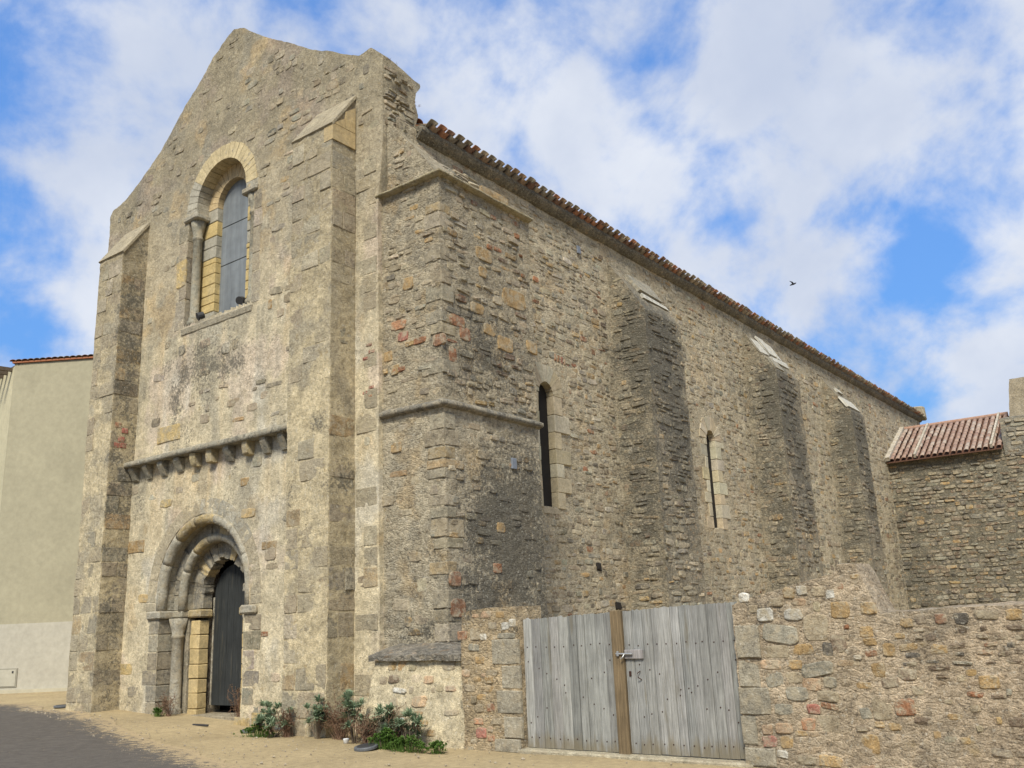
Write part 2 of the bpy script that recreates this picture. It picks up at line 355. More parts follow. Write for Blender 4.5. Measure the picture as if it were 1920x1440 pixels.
# ---------------------------------------------------------------- stones on a face
class Face:
    """plane frame: point = O + u*U + v*V + n*N"""
    def __init__(s, O, U, V, N): s.O, s.U, s.V, s.N = (np.asarray(t, float) for t in (O, U, V, N))
    def pt(s, u, v, n=0.0): return s.O+u*s.U+v*s.V+n*s.N
STONES = {}          # piece name -> list of (score, parent, V, F, col, stain, mat)
STUFF = {}
def stone(face, u, v, w, h, proud, col, parent, name, mat='stone', stain=0.0, k=9, square=.5, amp=1.0, rot=0.0):
    t = np.linspace(0, 2*math.pi, k, endpoint=False)+RNG.uniform(-.18, .18, k)+RNG.uniform(0, 1)
    e = 2/(2+6*square); cu = np.sign(np.cos(t))*np.abs(np.cos(t))**e; cv = np.sign(np.sin(t))*np.abs(np.sin(t))**e
    r = 1+RNG.uniform(-.13, .07, k)*(1-square*.5)
    a = cu*w/2*r; b = cv*h/2*r
    if square >= .9:
        q = np.array([(-1, -1), (0, -1), (1, -1), (1, 0), (1, 1), (0, 1), (-1, 1), (-1, 0)], float); q += RNG.normal(0, .02, q.shape); q[::2] *= RNG.uniform(.955, 1.0, (4, 1)); k = 8; a, b = q[:, 0]*w/2, q[:, 1]*h/2
    if rot: ca, sa = math.cos(rot), math.sin(rot); a, b = a*ca-b*sa, a*sa+b*ca
    m = min(w, h); ins = max(.35, 1-.022/m) if m > .05 else .6
    tilt = RNG.normal(0, .05, 2); lv = []
    for sc, n, jn in ((1.0, -.03, 0), (.985, proud*.45, .1), (ins, proud, .22)):
        for x, y in zip(a, b): lv.append((x*sc, y*sc, n+(jn*proud*RNG.normal(0, 1) if jn else 0)+(x*tilt[0]+y*tilt[1])*(.5 if jn else 0)))
    lv.append((0, 0, proud*(1.05+RNG.normal(0, .15))))
    lv = np.array(lv); P = face.O+(u+lv[:, :1])*face.U+(v+lv[:, 1:2])*face.V+lv[:, 2:3]*face.N
    c = face.pt(u, v)
    F = []
    for q in range(2):
        for j in range(k): F.append((q*k+j, q*k+(j+1) % k, (q+1)*k+(j+1) % k, (q+1)*k+j))
    for j in range(k): F.append((2*k+j, 2*k+(j+1) % k, 3*k))
    d = c-EYE; dist = np.linalg.norm(d); cosv = abs(d@face.N)/dist
    STONES.setdefault(name, []).append((w*h*cosv/dist**2, parent, P, F, col, stain, mat, c, amp))
def flush(limit=290):
    for name, L in STONES.items():
        D = disp(np.array([t[7] for t in L]))*np.array([t[8] for t in L])[:, None]
        L = [(t[0], t[1], t[2]+d, *t[3:7]) for t, d in zip(L, D)]
        L.sort(key=lambda t: -t[0])
        for sc, par, P, F, col, st, mat in L[:limit]: link(name, mesh(name, P, F, mat, col, st), par)
        rest = {}
        for it in L[limit:]: rest.setdefault((it[1].name, it[6]), []).append(it)
        for (pn, mat), its in rest.items():
            V = []; F = []; C = []; T = []; n = 0
            for sc, par, P, f, col, st, mt in its:
                V.append(P); F += [tuple(i+n for i in q) for q in f]; C.append(np.tile(col, (len(P), 1))); T.append(np.full(len(P), st)); n += len(P)
            o = link('small_rubble', mesh('small_rubble', np.concatenate(V), F, mat, np.concatenate(C), np.concatenate(T)), its[0][1]); o['kind'] = 'stuff'
    STONES.clear()
def rubble(face, u0, u1, v0, v1, hr, wr, dens, proud, keys, wts, parent, name, keep=None, mat='stone', stainf=None, wob=.05, square=.4, amp=1.0, taken=None):
    v = v0
    while v < v1-hr[0]*.5:
        h = RNG.uniform(*hr); u = u0+RNG.uniform(0, wr[1]*.5)
        while u < u1:
            w = min(RNG.uniform(*wr)*RNG.uniform(.7, 1.3), wr[1]); gap = RNG.uniform(.008, .03)
            uc, hh = u+w/2, h*RNG.uniform(.72, 1.05); vc = v+h/2+wob*math.sin(uc*.9+v*1.7)+RNG.normal(0, .012)
            if uc+w/2 < u1 and RNG.random() < dens and (keep is None or keep(uc, vc, w, hh)):
                if not (taken and any(abs(uc-a)<(w+c)/2-.01 and abs(vc-b)<(hh+d)/2-.01 for a, b, c, d, _ in taken)):
                    st = stainf(face.pt(uc, vc)[None])[0] if stainf else 0.0
                    stone(face, uc, vc, w-gap*.5, hh-gap*.3, RNG.uniform(*proud), pick(keys, wts), parent, name, mat, st, int(RNG.integers(7, 11)), square, amp, RNG.normal(0, .05))
            u += w+gap
        v += h+RNG.uniform(.005, .025)

# ================================================================ ground and the dark grey sheet on it
def gz(x, y=0): return .25*sst(-np.asarray(x, float), 13.0, 20.5)
def lines(a, b, st, far):
    mid = list(np.arange(a, b+1e-6, st)); lo = []; hi = []; d = st
    while (lo[-1] if lo else a) > -far: d *= 1.35; lo.append((lo[-1] if lo else a)-d)
    d = st
    while (hi[-1] if hi else b) < far: d *= 1.35; hi.append((hi[-1] if hi else b)+d)
    return np.array(lo[::-1]+mid+hi)
gx, gy = lines(-24, 1, .12, 700), lines(5, 12.2, .12, 700)
GX, GY = np.meshgrid(gx, gy); P = np.stack([GX, GY, np.zeros_like(GX)], -1)
near = (sst(GX, -40, -26)*sst(-GX, -8, -2))*sst(-GY, -20, -13)
P[..., 2] = gz(GX)+(fbm(P.reshape(-1, 3), 1.6, 91, 4).reshape(GX.shape)-.5)*.05*near-.004
A = Acc(); A.grid(P); g = A.done('ground', 'sand', amp=0); g['kind'] = 'structure'
g['label'] = 'pale sandy ground along the foot of the church'
# dark grey ground sheet with a ragged edge towards the church
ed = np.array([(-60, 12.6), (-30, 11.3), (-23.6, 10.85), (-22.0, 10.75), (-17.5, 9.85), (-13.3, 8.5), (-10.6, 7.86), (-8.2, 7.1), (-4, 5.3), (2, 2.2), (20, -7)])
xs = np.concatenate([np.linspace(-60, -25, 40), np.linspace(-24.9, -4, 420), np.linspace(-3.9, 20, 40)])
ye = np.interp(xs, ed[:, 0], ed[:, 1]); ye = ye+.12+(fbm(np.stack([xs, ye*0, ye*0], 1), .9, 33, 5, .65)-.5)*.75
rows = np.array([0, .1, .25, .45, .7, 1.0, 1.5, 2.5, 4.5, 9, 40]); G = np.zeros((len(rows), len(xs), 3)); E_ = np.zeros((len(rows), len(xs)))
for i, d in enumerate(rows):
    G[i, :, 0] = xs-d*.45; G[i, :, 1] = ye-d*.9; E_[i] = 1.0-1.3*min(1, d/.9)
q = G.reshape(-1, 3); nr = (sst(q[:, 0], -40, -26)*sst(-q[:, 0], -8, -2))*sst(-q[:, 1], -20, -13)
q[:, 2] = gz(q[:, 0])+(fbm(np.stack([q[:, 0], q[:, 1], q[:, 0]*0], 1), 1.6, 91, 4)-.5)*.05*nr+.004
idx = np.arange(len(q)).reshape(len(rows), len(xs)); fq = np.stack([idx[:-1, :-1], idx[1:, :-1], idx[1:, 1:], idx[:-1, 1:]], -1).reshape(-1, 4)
rd = link('grey_ground', mesh('grey_ground', q, fq, 'grey_ground', extra=('edge', E_.ravel()), smooth=True)); rd['kind'] = 'structure'; rd['label'] = 'dark grey sheet on the ground with ragged sandy edge'

# ================================================================ the church
FY, WX = 11.0, -10.9        # facade plane y, side wall plane x
church = thing('church', 'old rubble stone church with gabled front, tall buttresses and arched doorway', 'church', (-15.8, 20, 0))
PX, PZ = -16.06, 2.47       # portal arch centre
QX, QZ = -15.95, 11.02      # window arch centre
prof = np.array([(-20.62, 11.95), (-20.52, 12.10), (-20.2, 12.16), (-19.61, 12.38), (-18.51, 13.0), (-17.49, 13.96), (-16.5, 14.75), (-15.95, 15.1), (-15.71, 15.16), (-15.3, 14.98), (-14.4, 14.32), (-13.43, 13.68), (-12.6, 13.15), (-11.95, 12.79), (-11.6, 12.62), (-11.42, 12.64), (-11.28, 12.66), (-11.12, 12.5), (-10.93, 12.3)])
def ztop(x): return np.interp(x, prof[:, 0], prof[:, 1])+(fbm(np.stack([x, x*0, x*0], 1), .5, 77, 4)-.5)*.10
def in_arch(dx, z, r, zc): return np.where(z > zc, dx*dx+(z-zc)**2 < r*r, np.abs(dx) < r)
def facade_keep(P):
    x, z = P[:, 0], P[:, 2]
    a = in_arch(x-PX, z, 1.40, PZ) & (z < 5)
    w = ((in_arch(x-QX, z, .98, QZ)) & (z > 8.25)) | ((np.abs(x-QX) < 1.18) & (z > 8.25) & (z < 10.75))
    return ~(a | w)
def blobs(P, L):
    s = np.zeros(len(P))
    for x, y, z, rx, ry, rz, a in L: d = ((P[:, 0]-x)/rx)**2+((P[:, 1]-y)/ry)**2+((P[:, 2]-z)/rz)**2; s = np.maximum(s, a*np.exp(-d*.9))
    return s
def facade_col(P):
    z = P[:, 2]; x = P[:, 0]
    n = fbm(P, 1.7, 11, 4); n2 = fbm(P*np.array([1, 1, .45]), .55, 23, 4)
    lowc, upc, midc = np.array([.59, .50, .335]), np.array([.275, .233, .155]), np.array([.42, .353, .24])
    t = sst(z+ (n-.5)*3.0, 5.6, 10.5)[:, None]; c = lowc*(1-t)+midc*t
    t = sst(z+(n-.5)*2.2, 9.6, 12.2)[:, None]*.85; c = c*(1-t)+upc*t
    g = sst(n2, .56, .70)[:, None]*.55; c = c*(1-g)+np.array([.27, .245, .19])*g
    o = sst(fbm(P, .8, 41, 4), .62, .72)[:, None]*.5; c = c*(1-o)+np.array([.46, .33, .17])*o
    pk = sst(fbm(P, 1.0, 47, 4), .56, .68)[:, None]*.5; c = c*(1-pk)+c.mean(1, keepdims=True)*np.array([1.22, .97, .78])*pk
    pg = sst(fbm(P*np.array([1, 1, .6]), .8, 53, 4), .57, .68)[:, None]*.55*(1-sst(z, 6, 10))[:, None]; c = c*(1-pg)+np.array([.56, .52, .43])*pg
    # run-off streaks below the corbel table and the window sill
    k = fbm(np.stack([x*1.0, x*0, z*.06], 1), .30, 43, 3)
    for zt_, d in ((5.3, 2.6), (8.1, 2.4)):
        f = np.where(z < zt_, np.exp(-(zt_-z)/d*1.6), 0)*((x > -18.8) & (x < -12.8))
        a = (sst(k, .5, .62)*f)[:, None]*.6; c = c*(1-a)+np.array([.30, .275, .21])*a
        a = (sst(-k, -.44, -.34)*f)[:, None]*.45; c = c*(1-a)+np.array([.52, .37, .19])*a
    return c
FST = [(-16.3, 11, 7.2, 1.9, .8, .8, .8), (-17.3, 11, 6.6, .4, .8, 1.3, .7), (-16.7, 11, 5.75, .22, .8, .5, .75), (-19.9, 11, 11.9, .8, .8, .6, .5), (-15.2, 11, 4.6, .2, .8, .8, .5), (-18.5, 11, 4.6, .25, .8, 1.0, .5), (-17.3, 11, 4.7, .18, .8, .7, .45), (-13.4, 11, 3.9, .3, .8, .8, .4), (-18.3, 11, .4, .9, .8, .35, .35)]
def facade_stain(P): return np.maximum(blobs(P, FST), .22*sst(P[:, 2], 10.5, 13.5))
A = Acc()
nx, nz = 215, 290
xs = np.linspace(-20.6, -10.95, nx+1); zt = ztop(xs); G = np.zeros((nz+1, nx+1, 3))
for i, t in enumerate(np.linspace(0, 1, nz+1)): G[i, :, 0] = xs; G[i, :, 1] = FY; G[i, :, 2] = -.3+(zt+.3)*t
# below z=11 keep the right edge on the quoin line x=-11.1
edge = 1-sst(-G[..., 0], 11.1, 11.9); G[..., 0] -= edge*.14*(1-sst(G[..., 2], 9.0, 10.8))
cc = (G[:-1, :-1]+G[1:, 1:])/2; A.grid(G, facade_keep(cc.reshape(-1, 3)).reshape(cc.shape[:2]))
yb = np.linspace(0, .88, 18)           # top of the gable wall, then back and right end
T = np.zeros((len(yb), nx+1, 3)); T[..., 0] = G[-1, :, 0]; T[..., 1] = FY+yb[:, None]; T[..., 2] = zt-.12*np.sin(yb[:, None]/.88*math.pi/2)**3*1.0; A.grid(T)
nb = 60; B = np.zeros((nb+1, nx+1, 3)); tb = np.linspace(0, 1, nb+1)[:, None]; B[..., 0] = xs; B[..., 1] = FY+.88; B[..., 2] = -.3+(T[-1, :, 2]+.3)*tb
cb = (B[:-1, :-1]+B[1:, 1:])/2; A.grid(B, ~((np.abs(cb[..., 0]-PX) < 1.1) & (cb[..., 2] < 3.5) | (np.abs(cb[..., 0]-QX) < .6) & (cb[..., 2] > 8.2) & (cb[..., 2] < 11.8)))
for side, gi in ((-1, -1), (1, 0)):
    E1 = np.stack([np.stack([G[:, gi, 0], np.full(nz+1, FY+y), -.3+(T[k, gi, 2]+.3)*np.linspace(0, 1, nz+1)], -1) for k, y in enumerate(yb)], 1)
    if side < 0: E1[..., 1] += (E1[..., 1]-FY)/.88*np.interp(E1[..., 2], (10.8, 11.2, 11.45, 11.7, 11.95, 12.15, 12.4), (0, .03, .10, .01, .06, .20, .05)); E1[..., 0] += (fbm(E1.reshape(-1, 3), .35, 201, 4).reshape(E1.shape[:2])-.5)*.16*sst(E1[..., 2], 10.9, 11.3)*np.sin(np.clip((E1[..., 1]-FY)/.88, 0, 1)*math.pi)
    A.grid(E1)
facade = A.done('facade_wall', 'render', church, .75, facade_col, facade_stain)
fF = Face((0, FY, 0), (1, 0, 0), (0, 0, 1), (0, -1, 0))

WALL = [(-4.36, 1.32, 0.29, 0.36, 'b'), (-4.38, 0.98, 0.25, 0.3, 'b'), (-4.34, 0.68, 0.37, 0.29, 'b'), (-4.44, 0.36, 0.18, 0.31, 'b'), (-4.35, 0.08, 0.36, 0.19, 'b'), (-3.98, 1.4, 0.44, 0.21, 'g'), (-3.57, 1.45, 0.28, 0.29, 's'), (-4.04, 1.21, 0.32, 0.14, 's'), (-3.75, 1.23, 0.26, 0.12, 'o'), (-3.46, 1.22, 0.13, 0.15, 'k'), (-3.34, 1.29, 0.17, 0.21, 'd'), (-3.27, 1.63, 0.21, 0.18, 'o'), (-2.97, 1.65, 0.17, 0.13, 'o'), (-3.03, 1.41, 0.16, 0.12, 'o'), (-3.01, 1.3, 0.15, 0.08, 'o'), (-3.01, 1.18, 0.13, 0.06, 'r'), (-3.16, 1.15, 0.08, 0.05, 'w'), (-4.11, 1.08, 0.24, 0.11, 'p'), (-3.84, 1.07, 0.16, 0.1, 'o'), (-3.61, 1.02, 0.36, 0.15, 'g'), (-4.1, 0.92, 0.21, 0.16, 'g'), (-3.88, 0.93, 0.2, 0.13, 's'), (-3.71, 0.87, 0.22, 0.14, 'p'), (-3.5, 0.88, 0.15, 0.12, 'g'), (-3.88, 0.76, 0.25, 0.15, 'g'), (-3.54, 0.74, 0.25, 0.12, 's'), (-4.03, 0.6, 0.21, 0.12, 'g'), (-3.71, 0.61, 0.15, 0.1, 'R'), (-3.52, 0.63, 0.19, 0.06, 'r'), (-3.78, 0.46, 0.16, 0.14, 'P'), (-3.56, 0.46, 0.26, 0.19, 's'), (-4.06, 0.4, 0.2, 0.11, 'p'), (-4.23, 0.38, 0.13, 0.11, 'p'), (-4.22, 0.26, 0.17, 0.12, 'R'), (-4.03, 0.25, 0.16, 0.13, 'o'), (-3.87, 0.35, 0.13, 0.05, 'o'), (-4.09, 0.12, 0.13, 0.08, 'w'), (-3.84, 0.08, 0.21, 0.09, 's'), (-3.59, 0.09, 0.25, 0.12, 'o'), (-2.96, 1.01, 0.14, 0.15, 'o'), (-2.98, 0.63, 0.21, 0.23, 's'), (-3.16, 0.57, 0.12, 0.12, 'g'), (-3.03, 0.47, 0.1, 0.06, 'o'), (-2.88, 0.46, 0.13, 0.08, 'o'), (-3.21, 0.42, 0.14, 0.07, 'd'), (-3.16, 0.28, 0.19, 0.19, 'o'), (-2.74, 0.65, 0.2, 0.17, 'r'), (-2.67, 0.97, 0.17, 0.11, 'd'), (-2.86, 0.9, 0.19, 0.1, 'd'), (-3.67, 1.85, 0.12, 0.11, 'w'), (-3.35, 1.8, 0.1, 0.1, 'w'), (-4.36, 1.8, 0.13, 0.11, 'w'), (-3.98, 1.73, 0.16, 0.1, 's'), (-4.12, 1.6, 0.2, 0.15, 'w'), (-3.79, 1.59, 0.21, 0.13, 'w'), (-3.81, 1.83, 0.13, 0.12, 'o'), (-3.48, 1.82, 0.15, 0.11, 's'), (-3.08, 1.97, 0.1, 0.05, 'o'), (-3.23, 1.87, 0.06, 0.06, 'r'), (-3.23, 1.46, 0.06, 0.05, 'r'), (-3.72, 1.72, 0.15, 0.08, 'p'), (-4.26, 1.67, 0.11, 0.09, 's')]
WALL2 = [(-2.49, 1.5, 0.11, 0.1, 'd'), (-2.62, 1.47, 0.13, 0.09, 'o'), (-2.29, 1.5, 0.13, 0.11, 'r'), (-2.11, 1.5, 0.14, 0.12, 'k'), (-1.88, 1.52, 0.22, 0.09, 's'), (-1.64, 1.52, 0.15, 0.11, 'o'), (-2.71, 1.36, 0.11, 0.06, 'o'), (-2.52, 1.39, 0.11, 0.03, 'd'), (-2.41, 1.32, 0.11, 0.06, 'd'), (-2.52, 1.32, 0.08, 0.03, 'd'), (-2.11, 1.38, 0.08, 0.04, 'd'), (-1.94, 1.33, 0.11, 0.05, 'd'), (-1.92, 1.41, 0.06, 0.04, 'd'), (-1.78, 1.32, 0.11, 0.05, 'd'), (-1.64, 1.4, 0.16, 0.05, 'd'), (-1.62, 1.31, 0.08, 0.05, 'd'), (-2.83, 1.22, 0.13, 0.14, 'o'), (-2.63, 1.24, 0.19, 0.07, 'o'), (-2.35, 1.21, 0.17, 0.09, 'o'), (-2.18, 1.24, 0.14, 0.05, 'd'), (-2.6, 1.16, 0.15, 0.05, 'k'), (-2.17, 1.16, 0.08, 0.04, 'k'), (-1.88, 1.25, 0.13, 0.04, 'r'), (-1.71, 1.25, 0.08, 0.05, 'k'), (-1.94, 1.18, 0.15, 0.05, 'r'), (-1.78, 1.17, 0.1, 0.04, 'd'), (-1.64, 1.18, 0.09, 0.05, 'd'), (-2.65, 1.08, 0.15, 0.04, 'k'), (-2.43, 1.09, 0.14, 0.03, 'k'), (-2.15, 1.08, 0.18, 0.03, 'g'), (-1.9, 1.09, 0.09, 0.02, 'd'), (-1.7, 1.09, 0.12, 0.03, 'd'), (-2.37, 1.03, 0.22, 0.05, 'd'), (-2.67, 0.98, 0.2, 0.11, 'd'), (-1.94, 0.9, 0.19, 0.13, 'o'), (-2.18, 0.94, 0.09, 0.07, 's'), (-2.59, 0.82, 0.11, 0.09, 's'), (-2.08, 0.79, 0.15, 0.05, 'r'), (-2.73, 0.65, 0.2, 0.16, 'r'), (-2.58, 0.53, 0.18, 0.08, 'd'), (-2.29, 0.57, 0.15, 0.06, 'o'), (-2.48, 0.4, 0.07, 0.07, 'o'), (-2.1, 0.65, 0.1, 0.07, 's'), (-1.77, 0.53, 0.14, 0.09, 'd'), (-1.88, 0.76, 0.14, 0.04, 'd'), (-2.36, 0.96, 0.11, 0.04, 'd'), (-1.78, 0.81, 0.05, 0.06, 'g')]
PIL = [(-7.85, 1.25, 0.46, 0.33, 'b'), (-7.76, 0.92, 0.31, 0.29, 'b'), (-7.82, 0.61, 0.42, 0.29, 'b'), (-7.76, 0.3, 0.3, 0.27, 'b'), (-7.86, 0.07, 0.47, 0.17, 'b'), (-7.9, 1.76, 0.14, 0.09, 'o'), (-8.35, 1.75, 0.12, 0.05, 'p'), (-8.6, 1.49, 0.19, 0.13, 'P'), (-8.36, 1.51, 0.22, 0.17, 's'), (-8.21, 1.47, 0.12, 0.09, 'w'), (-7.83, 1.6, 0.14, 0.1, 'w'), (-7.7, 1.63, 0.12, 0.11, 'w'), (-8.3, 1.15, 0.18, 0.1, 'o'), (-8.55, 0.98, 0.14, 0.1, 'p'), (-8.48, 0.78, 0.21, 0.1, 's'), (-8.36, 0.9, 0.14, 0.06, 'o'), (-8.15, 0.88, 0.15, 0.09, 'o'), (-8.29, 0.66, 0.17, 0.08, 'o'), (-8.14, 0.53, 0.15, 0.11, 'r'), (-8.34, 0.52, 0.16, 0.11, 's'), (-8.35, 0.35, 0.17, 0.08, 'P'), (-8.31, 0.21, 0.19, 0.14, 'R'), (-8.14, 0.15, 0.12, 0.09, 'P'), (-8.14, 0.26, 0.09, 0.07, 'p'), (-8.04, 0.36, 0.16, 0.09, 's'), (-7.81, 1.47, 0.33, 0.08, 'g'), (-8.39, 1.33, 0.2, 0.1, 'g'), (-8.1, 0.98, 0.19, 0.08, 's')]
FAC = [(-18.56, 3.56, 0.76, 0.27, 'o'), (-13.97, 3.23, 0.47, 0.15, 'o'), (-18.63, 1.01, 0.61, 0.23, 'y'), (-17.48, 5.9, 0.85, 0.37, 'y'), (-14.06, 1.63, 0.2, 0.09, 'r'), (-14.12, 0.1, 0.45, 0.33, 'y'), (-17.31, 9.53, 0.34, 0.66, 'y'), (-14.61, 0.08, 0.47, 0.18, 'y'), (-14.76, 4.52, 0.27, 0.16, 'o')]
BW = [(-10.69, 6.81, 0.38, 0.18, 'P'), (-10.59, 6.57, 0.26, 0.18, 'R'), (-10.18, 6.41, 0.31, 0.12, 'r'), (-9.74, 6.33, 0.28, 0.22, 'r'), (-10.79, 5.99, 0.19, 0.19, 'o'), (-10.7, 5.97, 0.32, 0.1, 'r'), (-10.45, 7.52, 0.26, 0.25, 'o'), (-10.95, 6.27, 0.2, 0.2, 'o'), (-10.43, 6.4, 0.19, 0.1, 'o'), (-10.75, 4.61, 0.25, 0.19, 'o'), (-11.01, 3.72, 0.38, 0.18, 's'), (-10.41, 2.74, 0.36, 0.17, 's')]
BS = [(11.28, 2.35, 0.29, 0.25, 'r'), (11.34, 1.89, 0.39, 0.31, 'r'), (12.37, 2.54, 0.26, 0.18, 'r'), (12.53, 3.23, 0.23, 0.18, 'o'), (12.07, 7.11, 0.38, 0.21, 'o'), (11.49, 6.75, 0.46, 0.22, 'r'), (11.71, 6.55, 0.29, 0.25, 'r'), (12.26, 7.88, 0.24, 0.21, 'o'), (13.22, 7.59, 0.77, 0.38, 'o'), (12.32, 8.24, 0.48, 0.27, 'o'), (12.72, 9.54, 0.84, 0.23, 'o'), (11.37, 6.11, 0.21, 0.29, 'r'), (12.87, 6.63, 0.49, 0.31, 'o'), (13.71, 6.74, 0.36, 0.27, 'o'), (12.44, 6.79, 0.39, 0.21, 'o')]

def fkeep(u, v, w, h):
    P = np.array([(u+a*w*.5, FY, v+b*h*.5) for a in (-1, 0, 1) for b in (-1, 0, 1)])
    if not facade_keep(P).all(): return False
    if v < 11.3 and (-19.9 < u < -18.7 or -12.85 < u < -11.6): return False
    if abs(v-5.3) < .3 and -18.9 < u < -12.7: return False
    dx, dz = u-PX, v-PZ
    if dx*dx+dz*dz < 1.9**2 or (abs(dx) < 1.8 and v < PZ): return False
    dx, dz = u-QX, v-QZ
    if dx*dx+dz*dz < 1.45**2 or (abs(dx) < 1.4 and 8 < v < QZ): return False
    return v+h/2 < np.interp(u, prof[:, 0], prof[:, 1])-.12
for x, z, w, h, c in FAC: stone(fF, x, z, w, h, .012, np.array(PAL[c]), facade, 'ashlar_block', 'ashlar', 0, 10, .9, 1.0)
# sparse stones showing through the render, more of them in the gable and under the window
rubble(fF, -20.4, -11.2, .2, 5.0, (.16, .3), (.2, .5), .09, (.003, .01), 'mbsoy', (4, 4, 2, 1.2, .6), facade, 'facade_stone', fkeep, stainf=facade_stain)
rubble(fF, -20.4, -11.2, 5.7, 10.8, (.10, .26), (.14, .5), .17, (.003, .012), 'xmsogb', (2, 5, 3, .8, 1.2, 2), facade, 'facade_stone', fkeep, stainf=facade_stain)
rubble(fF, -20.4, -11.0, 10.8, 15.0, (.08, .22), (.12, .4), .30, (.003, .016), 'xsgm', (5, 2.5, 2, 1.5), facade, 'facade_stone', fkeep, stainf=facade_stain)
# quoins at the right end of the front
z = .2
while z < 10.6:
    h = RNG.uniform(.28, .42); w = RNG.choice([.34, .55]); RNG.random() < .6 and stone(fF, -11.12-w/2, z+h/2, w-.015, h-.02, .008, pick('bgsom', (3, 2, 2, .8, 2), .08)*.5+np.array((.42, .35, .23))*.5, facade, 'quoin', 'ashlar', .1, 10, .95); z += h
# rough end of the gable wall above the eaves
fE = Face((-10.95, 0, 0), (0, 1, 0), (0, 0, 1), (1, 0, 0))
rubble(fE, 11.0, 11.9, 10.9, 12.15, (.06, .14), (.15, .4), .9, (.01, .06), 'xmgd', (4, 2, 2, 1), facade, 'facade_stone')

# ---- front buttresses
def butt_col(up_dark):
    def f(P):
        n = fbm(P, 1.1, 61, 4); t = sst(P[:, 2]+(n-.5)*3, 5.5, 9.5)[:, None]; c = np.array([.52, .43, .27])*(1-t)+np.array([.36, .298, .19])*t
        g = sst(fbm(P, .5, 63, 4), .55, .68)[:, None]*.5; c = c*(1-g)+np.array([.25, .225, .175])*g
        sd = (P[:, 1] > 10.43)[:, None]*.35; return c*(1-sd)+np.array([.23, .19, .12])*sd  # side returns browner: weathered stone, plus their shade put into the colour
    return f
def front_buttress(x0, x1, zf, zw, label, stains_and_shade, seed):
    b = Acc(); y0 = 10.4
    b.quad((x0, y0, -.3), (x1, y0, -.3), (x1, y0, zf), (x0, y0, zf), .045)
    b.quad((x1, y0, -.3), (x1, FY+.1, -.3), (x1, FY+.1, zf), (x1, y0, zf), .045); b.quad((x0, FY+.1, -.3), (x0, y0, -.3), (x0, y0, zf), (x0, FY+.1, zf), .045)
    for x in (x0, x1): b.quad((x, y0, zf), (x, FY+.1, zf), (x, FY+.1, zw+.1), (x, y0, zf+.001), .045)
    b.quad((x0, y0, zf), (x1, y0, zf), (x1, FY+.1, zw+.12), (x0, FY+.1, zw+.12), .045)
    stf = lambda P: blobs(P, stains_and_shade)
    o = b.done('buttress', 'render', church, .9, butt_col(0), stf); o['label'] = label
    ff = Face((0, y0, 0), (1, 0, 0), (0, 0, 1), (0, -1, 0)); fs = Face((x1, 0, 0), (0, 1, 0), (0, 0, 1), (1, 0, 0))
    z = -.05; odd = 0
    while z < zf-.25:
        h = RNG.uniform(.30, .44); h = min(h, zf-z); mid = 3.4 < z < 6.4; W_ = x1-x0
        cuts = [0, RNG.uniform(.3, .45)*W_, W_] if odd % 2 else [0, RNG.uniform(.25, .35)*W_, RNG.uniform(.62, .75)*W_, W_]
        for a, c in zip(cuts, cuts[1:]):
            if RNG.random() < (.15 if mid else .72): stone(ff, x0+(a+c)/2, z+h/2, c-a-.02, h-.02, RNG.uniform(.002, .008), pick('bgsmox', (3, 2, 2, 3, .8, 1.5), .08)*.55+np.array((.42, .35, .23))*.45, o, 'ashlar_block', 'ashlar', float(stf(ff.pt(x0+(a+c)/2, z+h/2)[None])[0]), 11, .97, .9)
        d = FY-y0; cs = [0, d] if odd % 2 else [0, RNG.uniform(.35, .65)*d, d]
        for a, c in zip(cs, cs[1:]):
            if RNG.random() < (.3 if mid else .72): stone(fs, y0+(a+c)/2, z+h/2, c-a-.02, h-.02, RNG.uniform(.002, .008), pick('gsmoxd', (2.5, 2, 2, 1.6, 3, .5), .10)*.7+np.array((.30, .25, .165))*.3, o, 'ashlar_block', 'ashlar', float(stf(fs.pt(y0+(a+c)/2, z+h/2)[None])[0]), 11, .97, .9)  # return blocks toned darker: part weathering, part painted shade
        z += h; odd += 1
    # smooth dressed capping slab on the slope
    L = math.hypot(FY-y0, zw-zf); n = np.array([0, -(zw-zf), FY-y0])/L
    for a, b_ in ((0, .5), (.5, 1.0)):
        xa, xb = x0+(x1-x0)*a-.03, x0+(x1-x0)*b_+(.03 if b_ == 1 else -.008); V = []
        for x in (xa, xb):
            for t in (-.04, 1.02):
                for e in (-.03, .02): p = np.array([x, y0+(FY-y0)*t, zf+(zw-zf)*t])+n*e; V.append(p)
        link('weathering_slab', mesh('weathering_slab', np.array(V), CUBE_F, 'ashlar', (.36, .305, .205), .22), o)
    return o
bl = front_buttress(-19.78, -18.78, 10.36, 11.25, 'left front buttress, grey rubble and weathered blocks', [(-18.78, 10.8, 8.6, .4, .6, 2.2, .75), (-18.78, 10.8, 4.6, .4, .6, 2.5, .65), (-18.78, 10.8, 1.5, .4, .6, 1.5, .6), (-19.3, 10.4, 8.5, .6, .5, 2, .3)], 3)  # right-hand return: dark weathering deepened to stand in for its shade
br = front_buttress(-12.79, -11.68, 10.9, 11.74, 'right front buttress of large squared blocks', [(-11.68, 10.7, 4.1, .3, .5, .35, .8), (-12.0, 10.4, 5.2, .3, .3, .25, .7), (-11.68, 10.8, 2.3, .3, .4, .5, .4), (-12.3, 10.4, 9.6, .5, .3, .9, .3), (-12.7, 10.4, 3.9, .15, .3, .3, .7)], 4)
